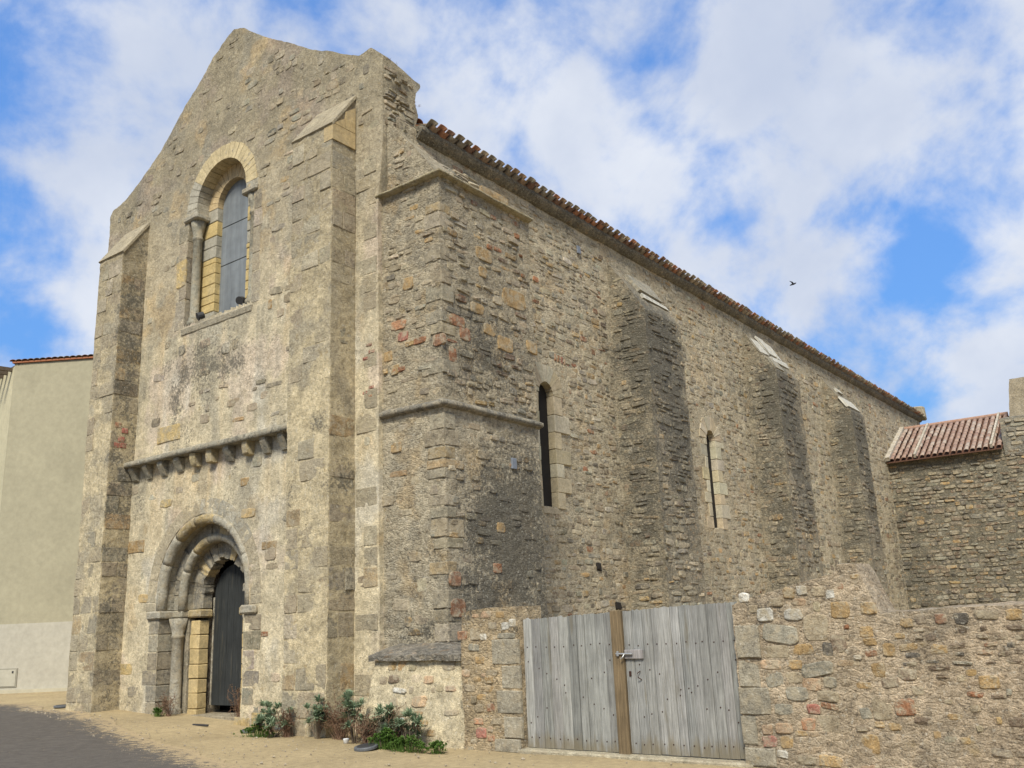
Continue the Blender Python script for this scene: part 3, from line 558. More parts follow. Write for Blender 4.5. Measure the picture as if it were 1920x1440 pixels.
# yellow dressed blocks at the head of the right buttress
for a, b_, z0, z1 in ((10.39, 10.97, 10.55, 10.88), (10.42, 10.70, 10.89, 11.10), (10.71, 10.97, 10.89, 11.45)):
    V = boxv(-11.9, -11.655, a, b_, z0, z1); V[(V[:, 2] > z1-.01) & (V[:, 1] < (a+b_)/2), 2] -= .2 if z0 > 10.6 else 0
    link('ashlar_block', mesh('ashlar_block', V, CUBE_F, 'cut', (.44, .33, .17)), br)

# ---- corner buttress: big block with string courses, pitched head and battered foot
BX0, BX1, BY0, BY1 = -11.14, -9.68, 11.10, 13.8
def block_col(P):
    n = fbm(P, 1.2, 81, 4); lower = sst(-P[:, 2], -5.3, -5.1)[:, None]; c = np.array([.45, .385, .27])*lower+np.array([.40, .338, .232])*(1-lower)
    g = sst(fbm(P, .45, 83, 4), .55, .7)[:, None]*.5; c = c*(1-g)+np.array([.24, .215, .165])*g
    o = sst(fbm(P, .7, 85, 4), .6, .72)[:, None]*.45; return c*(1-o)+np.array([.42, .29, .14])*o
BST = [(-9.68, 13.0, 3.1, .5, 1.5, 1.8, 1.35), (-9.68, 13.6, 2.0, .5, .7, 1.4, .95), (-9.68, 12.2, 2.0, .6, 1.2, 1.2, 1.0), (-9.68, 12.2, 6.3, .5, 1.6, 1.2, .8), (-9.68, 11.4, 8.0, .4, .5, 1.5, .38), (-9.68, 12.6, 5.0, .4, 1.3, .4, .45), (-10.2, 11.1, 1.55, .8, .4, .25, .8), (-10.3, 11.1, 2.7, .5, .4, .8, .4), (-10.0, 11.1, 9.0, .5, .4, .4, .3)]
bst = lambda P: blobs(P, BST)
b = Acc(); ZB = 9.4
b.quad((BX0, BY0, -.3), (BX1, BY0, -.3), (BX1, BY0, ZB), (BX0, BY0, ZB), .042); b.quad((BX1, BY0, -.3), (BX1, BY1, -.3), (BX1, BY1, ZB), (BX1, BY0, ZB), .042); b.quad((BX1, BY1, -.3), (WX-.1, BY1, -.3), (WX-.1, BY1, ZB), (BX1, BY1, ZB), .08)
b.quad((BX0+.2, BY0, ZB), (BX1, BY0, ZB), (WX+.02, BY0, 10.95), (BX0+.2, BY0, 10.95), .05)          # west gablet
b.quad((BX1, BY0, ZB), (BX1, BY1, ZB), (WX-.05, BY1+.1, 10.45), (WX-.05, BY0, 10.95), .05); b.quad((BX1, BY1, ZB), (WX-.05, BY1, ZB), (WX-.05, BY1, 10.4), (BX1, BY1, ZB+.01), .08)
corner = b.done('corner_buttress', 'rough', church, 1.0, block_col, bst); corner['label'] = 'massive square corner buttress, lower south side blackened'
fW = Face((0, BY0, 0), (1, 0, 0), (0, 0, 1), (0, -1, 0)); fS = Face((BX1, 0, 0), (0, 1, 0), (0, 0, 1), (1, 0, 0))
for x, z, w, h, c in BW: stone(fW, x, z, w, h, .02, np.array(PAL[c]), corner, 'rubble_stone', k=10)
for y, z, w, h, c in BS: stone(fS, y, z, w, h, .02, np.array(PAL[c]), corner, 'rubble_stone', k=10)
nb_ = lambda u, v, w, h: abs(v-5.22) > h/2+.08
rubble(fW, -11.08, -9.70, 5.3, 9.35, (.07, .16), (.12, .36), .48, (.005, .025), 'xmsogbr', (4, 4, 3, 1.6, 2, 1, .4), corner, 'rubble_stone', nb_, stainf=bst, taken=BW)
rubble(fW, -11.08, -9.70, 1.5, 5.1, (.12, .26), (.16, .45), .16, (.004, .014), 'xmsogb', (3, 4, 3, 1, 2, 1), corner, 'rubble_stone', nb_, stainf=bst, taken=BW)
rubble(fS, 11.12, 13.78, 5.3, 9.35, (.07, .17), (.12, .40), .68, (.006, .03), 'xmsogrd', (4, 2.5, 3, 2.2, 3, .8, 1), corner, 'rubble_stone', nb_, stainf=bst, taken=BS)
rubble(fS, 11.12, 13.78, .2, 5.1, (.09, .2), (.12, .40), .30, (.005, .02), 'xmsogrd', (3, 3, 3, 2, 2, .5, 1), corner, 'rubble_stone', nb_, stainf=bst, taken=BS)
rubble(Face((0, BY0, 0), (1, 0, 0), (0, 0, 1), (0, -1, 0)), -10.9, -9.8, 9.5, 10.9, (.06, .13), (.12, .3), .6, (.01, .03), 'xmsog', (4, 3, 2, 1, 1), corner, 'rubble_stone', lambda u, v, w, h: (u+w/2+10.9)/1.2+(v+h/2-9.4)/1.55 < .97)
L = math.hypot(WX-BX1, 1.3); fT = Face((BX1, 0, ZB), (0, 1, 0), np.array([WX-BX1, 0, 1.3])/L, np.array([1.3, 0, BX1-WX])/L)
rubble(fT, 11.15, 13.7, .08, L-.15, (.09, .2), (.15, .45), .55, (.006, .02), 'xmgs', (4, 2, 3, 1.5), corner, 'rubble_stone')
# quoins of the block corner
z = .1
while z < 9.2:
    h = RNG.uniform(.16, .34)
    if abs(z+h/2-5.22) > h/2+.06 and RNG.random() < .6:
        c = pick('bgsox', (2, 2, 2, .8, 2), .1)*.6+np.array((.34, .285, .19))*.4; w = RNG.uniform(.22, .5); stone(fW, BX1-w/2+.012, z+h/2, w, h-.02, .014, c, corner, 'quoin', 'ashlar', float(bst(np.array([[BX1, BY0, z]]))[0])*.5, 10, .9); w = RNG.uniform(.22, .5); stone(fS, BY0+w/2-.012, z+h/2, w, h-.02, .014, c, corner, 'quoin', 'ashlar', float(bst(np.array([[BX1, BY0+.3, z]]))[0])*.6, 10, .9)
    z += h
def string(name, pts, prof_, parent, col, stain=.3, step=.05, mat='ashlar'):
    """moulding swept along a horizontal polyline with outward offsets; prof_ = (out, z)"""
    a = Acc(); pts = [np.asarray(p, float) for p in pts]
    n = []
    for p, q_ in zip(pts, pts[1:]): d = (q_-p)/np.linalg.norm(q_-p); n.append(np.array([d[1], -d[0], 0]))
    off = [n[0]]+[(n[i]+n[i+1])/(1+n[i]@n[i+1]) for i in range(len(n)-1)]+[n[-1]]
    for i in range(len(pts)-1):
        k = max(2, int(np.linalg.norm(pts[i+1]-pts[i])/step)); t = np.linspace(0, 1, k+1)[None, :, None]
        r = np.array([[pts[i]+off[i]*o+np.array([0, 0, z]), pts[i+1]+off[i+1]*o+np.array([0, 0, z])] for o, z in prof_])
        a.grid(r[:, :1]*(1-t)+r[:, 1:]*t)
    for e, i in ((0, 0), (-1, -1)):
        r = np.array([pts[e]+off[i]*o+np.array([0, 0, z]) for o, z in prof_]); c = r.mean(0); a.grid(np.stack([r, np.tile(c, (len(r), 1))]))
    return a.done(name, mat, parent, .8, lambda P: np.tile(col, (len(P), 1))*(.8+.4*fbm(P, .4, 9, 3))[:, None], lambda P: np.full(len(P), stain))
SP = [(-.05, .08), (.02, .075), (.09, .03), (.10, -.03), (.04, -.06), (-.05, -.08)]
string('string_course', [(BX0, BY0, 5.22), (BX1, BY0, 5.22), (BX1, BY1+.05, 5.22)], SP, corner, (.22, .20, .16), .55)
string('string_course', [(BX0, BY0, 9.42), (BX1, BY0, 9.42), (BX1, BY1, 9.42)], [(-.08, .09), (.05, .05), (.13, .0), (.13, -.035), (.02, -.06), (-.05, -.07)], corner, (.33, .28, .17), .25)
# battered foot with dark sloping cap
FX0, FX1, FX1b, FYt, FYb = -10.60, -8.88, -8.52, 10.42, 10.12
f = Acc(); f.quad((FX0-.08, FYb, -.25), (FX1b, FYb, -.25), (FX1, FYt, 1.2), (FX0, FYt, 1.2), .04); f.quad((FX1b, FYb, -.25), (FX1b, 13.8, -.25), (FX1, 13.8, 1.2), (FX1, FYt, 1.2), .05); f.quad((FX0, 11.2, -.25), (FX0-.08, FYb, -.25), (FX0, FYt, 1.2), (FX0, 11.2, 1.2), .05)
foot = f.done('buttress_foot', 'render', church, 1.0, lambda P: np.array([.50, .42, .275])*(.78+.44*fbm(P, .5, 19, 4))[:, None]*(1-.25*sst(fbm(P, .35, 20, 4), .52, .65))[:, None], lambda P: blobs(P, [(-8.75, 10.3, .75, .12, .3, .45, .6), (-9.6, 10.3, 1.15, 1.2, .3, .08, .4)])); foot['label'] = 'low battered foot under the corner buttress with dark sloping cap'
ff_ = Face((0, FYb, -.25), (1, 0, 0), np.array([0, .3, 1.45])/1.4807, np.array([0, -1.45, .3])/1.4807)
rubble(ff_, -10.6, -8.75, .28, 1.38, (.09, .2), (.12, .3), .42, (.005, .02), 'mswpordb', (3, 3, 2, 2, 1.3, .6, .5, 2), foot, 'rubble_stone', lambda u, v, w, h: u+w/2 < -8.55-(v/1.48)*.33)
c_ = Acc(); c_.quad((FX0-.07, FYt-.09, 1.15), (FX1+.08, FYt-.09, 1.15), (FX1+.08, FYt-.09, 1.23), (FX0-.07, FYt-.09, 1.23), .03); c_.quad((FX0-.07, FYt-.09, 1.23), (FX1+.08, FYt-.09, 1.23), (BX1+.02, BY0, 1.38), (FX0-.12, BY0, 1.38), .04)
c_.quad((FX1+.08, FYt-.09, 1.23), (FX1+.08, 13.8, 1.23), (BX1, 13.8, 1.38), (BX1, BY0, 1.38), .05); c_.quad((FX1+.08, FYt-.09, 1.15), (FX1+.08, 13.8, 1.15), (FX1+.08, 13.8, 1.23), (FX1+.08, FYt-.09, 1.23), .05); c_.quad((FX0-.07, FYt+.3, 1.15), (FX1+.08, FYt+.3, 1.15), (FX1+.08, FYt-.09, 1.15), (FX0-.07, FYt-.09, 1.15), .05)
c_.done('foot_cap', 'rubble', foot, 1.0, lambda P: np.tile((.24, .215, .175), (len(P), 1)), lambda P: np.full(len(P), .6))

# ---- side wall
Y1 = 50.4; EZ = 11.0
SW1, SW2 = (15.86, 6.42, .27), (24.12, 6.50, .27)        # slit windows: y centre, arch centre z, half width
SB = [(18.95, 20.85), (27.45, 29.5), (35.0, 36.6)]        # side buttresses
def side_keep(P):
    k = np.ones(len(P), bool)
    for yc, zc, r in (SW1, SW2): k &= ~(in_arch(P[:, 1]-yc, P[:, 2], r+.03, zc) & (P[:, 2] > 3.95))
    return k
SST = []
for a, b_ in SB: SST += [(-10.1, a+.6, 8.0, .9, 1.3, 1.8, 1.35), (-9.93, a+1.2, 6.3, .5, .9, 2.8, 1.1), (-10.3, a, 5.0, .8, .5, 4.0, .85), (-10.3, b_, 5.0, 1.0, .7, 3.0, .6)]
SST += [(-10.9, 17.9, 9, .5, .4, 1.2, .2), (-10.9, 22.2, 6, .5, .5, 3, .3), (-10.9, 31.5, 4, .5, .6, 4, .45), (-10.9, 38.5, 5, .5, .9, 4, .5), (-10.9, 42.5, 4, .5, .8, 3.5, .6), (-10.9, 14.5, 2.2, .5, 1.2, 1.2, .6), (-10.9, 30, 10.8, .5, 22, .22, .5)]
sst_ = lambda P: blobs(P, SST)
def side_col(P):
    n = fbm(P, 1.6, 101, 4); c = np.array([.47, .40, .275])*(.78+.44*n)[:, None]
    g = sst(fbm(P*np.array([1, 1, .6]), .7, 103, 4), .55, .7)[:, None]*.35; c = c*(1-g)+np.array([.27, .24, .175])*g
    o = sst(fbm(P, .9, 105, 4), .6, .72)[:, None]*.4; return c*(1-o)+np.array([.40, .27, .13])*o
ys = [11.3]
while ys[-1] < Y1: ys.append(ys[-1]+.045*max(1, ys[-1]/16))
ys[-1] = Y1; ys = np.array(ys); A = Acc()
A.plane((WX, 11.3, -.3), (0, Y1-11.3, 0), (0, 0, EZ+.4), (ys-11.3)/(Y1-11.3), 230, side_keep); A.plane((WX, Y1, -.3), (-9.6, 0, 0), (0, 0, EZ+.3), 40, 40); A.plane((-20.5, 11.3, -.3), (0, Y1-11.3, 0), (0, 0, EZ+.3), 60, 40)
side = A.done('side_wall', 'rubble', church, 1.0, side_col, sst_)
fR = Face((WX, 0, 0), (0, 1, 0), (0, 0, 1), (1, 0, 0))
def skeep(u, v, w, h):
    if 11 < u < BY1-.05 and v < 10.3: return False
    for a, b_ in SB:
        if a-.05 < u+w/2 and u-w/2 < b_+.05 and v < 10.5: return False
    for yc, zc, r in (SW1, SW2):
        if abs(u-yc) < .85+w/2 and 3.8 < v < 7.3: return False
    return v+h/2 < EZ-.13
KS = ('xmsgodrb', (3, 4.4, 3.4, 2.2, 1.6, .7, .45, 2.2))
rubble(fR, 11.6, 18.9, 1.2, 10.9, (.06, .17), (.10, .40), .74, (.003, .018), *KS, side, 'rubble_stone', skeep, stainf=sst_)
rubble(fR, 20.9, 27.4, 1.2, 10.9, (.07, .18), (.12, .42), .74, (.003, .018), *KS, side, 'rubble_stone', skeep, stainf=sst_)
rubble(fR, 29.5, 50.2, 1.2, 10.9, (.11, .22), (.2, .55), .70, (.003, .018), *KS, side, 'rubble_stone', skeep, stainf=sst_)
# side buttresses of thin dark slabs, pitched heads with pale slabs
def side_buttress(y0, y1, zf, zw, label, slabs):
    x1 = -9.93; b = Acc()
    b.quad((WX-.1, y0, -.3), (x1, y0, -.3), (x1, y0, zf), (WX-.1, y0, zf), .05); b.quad((x1, y0, -.3), (x1, y1, -.3), (x1, y1, zf), (x1, y0, zf), .05); b.quad((x1, y1, -.3), (WX-.1, y1, -.3), (WX-.1, y1, zf), (x1, y1, zf), .1)
    for y in (y0, y1): b.quad((WX-.05, y, zf), (x1, y, zf), (WX-.02, y, zw-.03), (WX-.05, y, zw), .05)
    b.quad((x1, y0, zf), (x1, y1, zf), (WX-.05, y1, zw), (WX-.05, y0, zw), .06)
    def bc(P): return np.array([.25, .215, .152])*(.75+.5*fbm(P*np.array([1, 1, 2.5]), .6, 111, 4))[:, None]
    o = b.done('buttress', 'rubble', church, 1.2, bc, lambda P: blobs(P, SST)); o['label'] = label
    fw_ = Face((0, y0, 0), (1, 0, 0), (0, 0, 1), (0, -1, 0)); fs = Face((x1, 0, 0), (0, 1, 0), (0, 0, 1), (1, 0, 0)); KB = ('xgkdsmo', (4, 4, 1.6, 2, 2, 1.5, .7))
    big = y0 > 25
    hr, wr = ((.05, .19), (.12, .55)) if not big else ((.08, .22), (.2, .65))
    rubble(fw_, WX+.02, x1-.0, 1.2, zf, hr, (.14, .45), .72, (.006, .03), *KB, o, 'rubble_stone', None, stainf=sst_, amp=1.2)
    rubble(fw_, WX+.02, x1-.0, zf, zw-.1, hr, (.12, .3), .7, (.01, .03), *KB, o, 'rubble_stone', lambda u, v, w, h: (u+w/2-WX)/(x1-WX)+(v+h/2-zf)/(zw-zf) < 1, stainf=sst_, amp=1.2)
    rubble(fs, y0, y1, 1.2, zf, hr, wr, .72, (.006, .032), *KB, o, 'rubble_stone', None, stainf=sst_, amp=1.2)
    L = math.hypot(x1-WX, zw-zf); U = np.array([0, 1, 0]); D = np.array([WX-x1, 0, zw-zf])/L; N = np.array([zw-zf, 0, x1-WX])/L
    for a0, a1, t0, t1, c in slabs:
        V = np.array([np.array([x1, y0, zf])+U*a*(y1-y0)+D*t*L+N*n for a in (a0, a1) for t in (t0, t1) for n in (-.03, .04)]); V += RNG.normal(0, .015, V.shape)
        link('weathering_slab', mesh('weathering_slab', V, CUBE_F, 'lead' if c else 'ashlar', None if c else (.27, .25, .20), .1), o)
    return o
side_buttress(*SB[0], 8.95, 10.5, 'nearest side buttress of thin dark slabs, stained almost black', [(.3, .95, .45, .8, 0), (.25, .97, .30, .37, 1)])
side_buttress(*SB[1], 9.05, 10.65, 'middle side buttress with bright pale slabs on its head', [(-.02, .3, .42, .75, 1), (.05, .4, .05, .3, 0), (.45, .72, .5, .95, 1), (.3, .98, .28, .40, 1), (.72, .97, .45, .85, 1)])
side_buttress(*SB[2], 8.9, 10.45, 'farthest side buttress, narrow, with one pale slab', [(-.03, .95, .12, .40, 1), (.35, .75, .6, .75, 1)])
# slit windows
def arc_block(name, parent, frame, r0, r1, a0, a1, y0, y1, mat, col, seg=3, stain=0.0, jit=.003, gap=.005):
    """voussoir in frame(u,v,n)->xyz, polar about (0,0)"""
    V = []; g = gap/((r0+r1)/2)
    for a in np.linspace(a0+g, a1-g, seg+1):
        for r in (r0, r1):
            for n in (y0, y1): V.append(frame(math.cos(a)*r, math.sin(a)*r, n))
    F = []
    for i in range(seg): k = i*4; F += [(k, k+4, k+5, k+1), (k+2, k+3, k+7, k+6), (k+1, k+5, k+7, k+3), (k, k+2, k+6, k+4)]
    F += [(0, 1, 3, 2), (seg*4, seg*4+2, seg*4+3, seg*4+1)]
    V = np.array(V, float); V += RNG.normal(0, jit, V.shape)
    return link(name, mesh(name, V, F, mat, col, stain), parent)
def slit(yc, zc, r, label):
    s = bpy.data.objects.new('slit_window', None); COL.objects.link(s); s.parent = church; s.location = (0, 0, 0); s.matrix_parent_inverse = Matrix.Translation(-church.location); s['label'] = label
    fr = lambda u, v, n: (WX+n, yc+u, zc+v)
    k = 9; an = np.linspace(0, math.pi, k+1)
    for i in range(k): arc_block('voussoir', s, fr, r, r+.40+RNG.uniform(-.02, .05), an[i], an[i+1], -.5, .028+RNG.uniform(0, .012), 'cut', pick('mb', (3, 2), .05)*np.array([1.2, 1.17, 1.12]))
    z = 3.93; i = 0
    while z < zc-.02:
        h = min(RNG.uniform(.29, .42), zc-z)
        if zc-z-h < .12: h = zc-z
        for sd in (-1, 1):
            w = (.30 if (i+(sd > 0)) % 2 else .55)+RNG.uniform(-.05, .06)
            y0, y1 = (yc+r, yc+r+w) if sd > 0 else (yc-r-w*.7, yc-r); cc_ = pick('mbg', (4, 4, .5), .05)*np.array((1.25, 1.25, 1.2))
            block('jamb_stone', s, WX-.5, WX+(.03 if sd > 0 else .012)+RNG.uniform(0, .01), y0, y1-.006, z+.004, z+h-.004, 'cut', cc_, .01, .004)
        z += h; i += 1
    block('sill_stone', s, WX-.5, WX+.02, yc-r-.02, yc+r+.02, 3.80, 3.94, 'cut', PAL['m'])
    V = boxv(WX-.22, WX-.15, yc-.45, yc+.45, 3.8, zc+.5); link('dark_pane', mesh('dark_pane', V, CUBE_F, 'dark'), s)
slit(*SW1, 'tall slit window with round head beside the corner buttress'); slit(*SW2, 'tall slit window with round head between two side buttresses')
# small plates and putlog holes
for y, z, par, x in ((17.59, 10.33, side, WX), (12.95, 4.39, corner, BX1)): block('small_plate', par, x, x+.045, y-.07, y+.07, z-.10, z+.10, 'plate', None, .008, 0)
for y, z in ((18.3, 1.9), (17.6, 2.75), (22.8, 2.9)): block('putlog_hole', side, WX+.0, WX+.045, y-.09, y+.09, z-.08, z+.08, 'dark', None, .01, .01)

# ---- eaves cornice and tiled roof
string('cornice', [(WX, 11.85, 10.99), (WX, Y1+.1, 10.99)], [(-.05, .15), (.16, .145), (.18, .03), (.12, -.02), (.05, -.10), (-.05, -.12)], church, (.20, .175, .13), .62, .08, 'rubble')
RXE, RZE, PIT = -10.64, 11.16, R(24); ridge_x = -15.75; RL = (RXE-ridge_x)/math.cos(PIT)
def slope_pt(x): return RZE+(RXE-x)*math.tan(PIT)
rv = [(RXE-.10, 11.9, RZE-.02), (RXE-.10, Y1+.15, RZE-.02), (ridge_x, Y1+.15, slope_pt(ridge_x)-.06), (ridge_x, 11.9, slope_pt(ridge_x)-.06), (-21.0, 11.9, RZE-.06), (-21.0, Y1+.15, RZE-.06)]
roof = link('roof', mesh('roof', np.array(rv+[(x, y, z-.03) for x, y, z in rv]), [(0, 1, 2, 3), (3, 2, 5, 4), (6, 9, 8, 7), (9, 10, 11, 8), (0, 6, 7, 1), (1, 7, 8, 2), (2, 8, 11, 5), (0, 3, 9, 6), (3, 4, 10, 9), (4, 5, 11, 10)], 'tile', (.17, .09, .05)), church)
TCOL = [(.25, .115, .06), (.21, .14, .085), (.16, .125, .085), (.27, .21, .14), (.15, .085, .055), (.18, .15, .11)]
def tile_mesh(w, L, up_, col, name='tile', t=.016):
    n = 7; V = []; F = []
    for k, (x, ww) in enumerate(((0, w*.5), (L, w*.40))):
        for rr in (ww, ww-t):
            for j in range(n+1): a = math.pi*j/n; V.append((x, rr*math.cos(a), (rr*math.sin(a)*.55)*(1 if up_ else -1)))
    m = n+1
    for j in range(n): F += [(j, j+1, 2*m+j+1, 2*m+j), (m+j, 3*m+j, 3*m+j+1, m+j+1), (j, m+j, m+j+1, j+1), (2*m+j, 2*m+j+1, 3*m+j+1, 3*m+j)]
    F += [(0, 2*m, 3*m, m), (n, m+n, 3*m+n, 2*m+n)]
    return mesh(name, np.array(V, float), F, 'tile', col, None, True)
TM_up = [tile_mesh(.22, .50, True, c) for c in TCOL]; TM_dn = [tile_mesh(.23, .50, False, c) for c in TCOL]
def put_tile(me, parent, loc, rot, name='tile'):
    o = link(name, me, parent); o.location = loc; o.rotation_euler = rot; return o
pitch = .27; nt_ = int((Y1-11.95)/pitch)
restV = []; restF = []; restC = []; rn = 0
upv = np.array([v.co for v in TM_up[0].vertices]); upf = [tuple(p.vertices) for p in TM_up[0].polygons]
for i in range(nt_):
    y = 12.05+i*pitch; jx = RNG.normal(0, .018)
    put_tile(TM_up[RNG.integers(6)], roof, (RXE+.08+jx, y+RNG.normal(0, .012), RZE+.055), (0, -PIT*1.0+RNG.normal(0, .03)+math.pi*0, math.pi+RNG.normal(0, .04)) if 0 else (RNG.normal(0, .03), PIT+RNG.normal(0, .03), math.pi+RNG.normal(0, .04)))
    put_tile(TM_dn[RNG.integers(6)], roof, (RXE+.0+jx*.5, y+pitch/2, RZE+.045), (0, PIT, math.pi+RNG.normal(0, .03)))
    for r in range(1, 13):
        d = r*.40; cR, sR = math.cos(PIT), math.sin(PIT); v = upv.copy(); v[:, 0] = -v[:, 0]
        p = np.stack([RXE+.03-d*cR+v[:, 0]*cR-v[:, 2]*0+v[:, 2]*sR, y+v[:, 1]+RNG.normal(0, .01), RZE+.05+d*sR-v[:, 0]*sR+v[:, 2]*cR], 1)
        restV.append(p); restF += [tuple(q+rn for q in f_) for f_ in upf]; restC.append(np.tile(TCOL[RNG.integers(6)], (len(p), 1))); rn += len(p)
o = link('upper_tiles', mesh('upper_tiles', np.concatenate(restV), restF, 'tile', np.concatenate(restC), None, True), roof); o['kind'] = 'stuff'
block('roof_end_coping', roof, -12.4, -10.55, Y1-.35, Y1+.25, 11.05, 11.75, 'ashlar', (.30, .26, .18), .06, .04)
block('roof_end_coping', roof, -14.2, -12.3, Y1-.3, Y1+.2, 11.5, 12.4, 'ashlar', (.30, .26, .18), .06, .04)

# ---- corbel table across the front
cb_ = string('corbel_table', [(-18.80, FY, 5.37), (-12.78, FY, 5.37)], [(-.05, .10), (.08, .09), (.24, .02), (.25, -.085), (-.05, -.09)], church, (.30, .275, .21), .35); cb_['label'] = 'row of small stone brackets under a moulded ledge'
kinds = 'wwkwbbkbkk'
for i, x in enumerate((-18.61, -18.08, -17.5, -16.91, -16.31, -15.76, -15.2, -14.6, -14.05, -13.53)):
    kk = kinds[i]; w = .088; zt_ = 5.283; h = .27 if kk == 'b' else .31; y0 = FY-.18
    if kk == 'b': prof_ = [(FY+.05, zt_), (y0, zt_), (y0, zt_-.12), (y0+.03, zt_-.24), (y0+.06, zt_-h), (FY+.05, zt_-h)]
    elif kk == 'k': prof_ = [(FY+.05, zt_), (y0, zt_), (y0, zt_-.10), (FY-.06, zt_-h), (FY+.05, zt_-h-.02)]
    else: prof_ = [(FY+.05, zt_), (y0+.01, zt_), (y0, zt_-.07), (y0+.06, zt_-.16), (FY-.07, zt_-.27), (FY-.04, zt_-h), (FY+.05, zt_-h)]
    V = [(x+s*w, y, z) for s in (-1, 1) for y, z in prof_]; n = len(prof_); F = [tuple(range(n)), tuple(range(2*n-1, n-1, -1))]+[(j, j+n, (j+1) % n+n, (j+1) % n) for j in range(n)]
    V = np.array(V)+RNG.normal(0, .006, (2*n, 3)); link('corbel', mesh('corbel', V, F, 'ashlar', {'b': (.46, .37, .21), 'k': (.24, .225, .18), 'w': (.29, .265, .20)}[kk], .25 if kk != 'b' else .05), cb_)

# ---- arched doorway
portal = bpy.data.objects.new('doorway', None); COL.objects.link(portal); portal.parent = church; portal.matrix_parent_inverse = Matrix.Translation(-church.location); portal['label'] = 'round arched doorway of stepped orders with yellow and grey blocks'
pf = lambda u, v, n: (PX+u, FY-n, PZ+v)
YEL, GRY, ROU = np.array((.47, .355, .175)), np.array((.30, .275, .215)), np.array((.22, .20, .16))
def ring(r0, r1, n0, n1, k, colf, name='voussoir', mat='ashlar', a0=0, a1=math.pi, jit=.004, stain=.1, varr=0.0):
    an = np.linspace(a0, a1, k+1)
    for i in range(k): arc_block(name, portal, pf, r0+RNG.normal(0, varr), r1+RNG.normal(0, varr), an[i], an[i+1], n0, n1+RNG.normal(0, varr), mat, colf(i)*(1+RNG.normal(0, .06)), 3, stain, jit)
def rollm(r, tr, n, colf, k, lo):
    """roll moulding made of k pieces round the arch and down to the impost"""
    path = [(r, lo-PZ)]+[(r*math.cos(a), r*math.sin(a)) for a in np.linspace(0, math.pi, 6*k+1)]+[(-r, lo-PZ)]
    for i in range(k):
        pts = path[1+6*i:1+6*i+7]
        if i == 0: pts = path[:1]+pts
        if i == k-1: pts = pts+path[-1:]
        V, F = tube([pf(u, v, n) for u, v in pts], tr, 10); link('roll_moulding', mesh('roll_moulding', np.array(V)+RNG.normal(0, .002, (len(V), 3)), F, 'ashlar', colf(i), .08, True), portal)
ring(1.56, 1.86, -.2, .006, 17, lambda i: GRY*1.35 if i in (3, 4, 5, 6, 7, 8) else np.array((.44, .36, .23)) if i in (9, 10) else np.array((.44, .37, .25)), jit=.003, stain=0)
ring(1.40, 1.60, -.36, -.012, 15, lambda i: YEL*.9 if i in (6, 8) else GRY*1.1, stain=.08)
rollm(1.46, .115, -.085, lambda i: (YEL*.82 if i in (3, 4) else GRY*1.3), 7, 2.15)
ring(1.04, 1.42, -.62, -.30, 13, lambda i: YEL if i in (3, 5) else ROU, stain=.15, varr=.01)
rollm(1.10, .095, -.34, lambda i: YEL*.9 if i in (4,) else GRY*1.15, 7, 2.15)
ring(.68, 1.05, -.76, -.52, 12, lambda i: YEL*1.02 if i in (1, 4, 9) else ROU*.95, stain=.15, varr=.016, jit=.01)
for s in (-1, 1):
    def bx(name, xa, xb, n0, n1, z0, z1, col, mat='ashlar', b=.012, st=.05): x0, x1 = sorted((PX+s*xa, PX+s*xb)); return block(name, portal, x0, x1, FY-n1, FY-n0, z0, z1, mat, col, b, .004, st)
    hs = [-.2, .38, .70, 1.0, 1.35, 1.70, 2.0]; hs = [.0+h for h in hs]
    for z0, z1 in zip(hs, hs[1:]):
        bx('jamb_stone', 1.40, 1.40+(.34 if RNG.random() < .5 else .5), -.36, .008, z0, z1-.008, pick('bgx', (3, 2, 2), .08))
    for z0, z1 in zip((2.17, 2.34), (2.34, 2.5)): bx('jamb_stone', 1.565, 1.9, -.3, .006, z0, z1-.006, (.42, .36, .25)); bx('jamb_stone', 1.38, 1.57, -.36, -.014, z0, z1-.004, GRY*1.1)
    bx('jamb_stone', 1.04, 1.42, -.62, -.46, -.2, 2.0, (.27, .235, .17)); bx('jamb_stone', 1.03, 1.42, -.62, -.31, 2.165, 2.475, GRY); bx('jamb_stone', .69, 1.07, -.76, -.53, 2.165, 2.475, ROU)
    hs = [-.2, .22, .52, .80, 1.08, 1.38, 1.66, 1.95]
    for z0, z1 in zip(hs, hs[1:]): bx('jamb_stone', .70, .70+(.30 if RNG.random() < .5 else .32), -.72, -.48, z0, z1-.008, YEL*(1+RNG.normal(0, .07)), 'cut', .014)
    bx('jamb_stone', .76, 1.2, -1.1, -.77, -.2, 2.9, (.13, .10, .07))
    # imposts
    for xa, xb, n0, n1, c in ((1.32, 1.80, -.38, .07, (.36, .33, .26)), (1.02, 1.34, -.52, -.26, (.30, .27, .2)), (.63, 1.06, -.76, -.42, YEL*.85)): bx('impost', xa, xb, n0, n1, 2.0, 2.16, c, 'ashlar', .03)
    V, F = lathe([(.17, .02), (.18, .10), (.14, .16), (.155, .2), (.118, .24), (.115, 1.0), (.113, 1.60), (.135, 1.62), (.135, 1.66), (.115, 1.68), (.15, 1.80), (.20, 2.0)], (PX+s*1.215, FY+.335, 0), 14); link('column', mesh('column', V, F, 'ashlar', (.33, .30, .235), .1, True), portal)
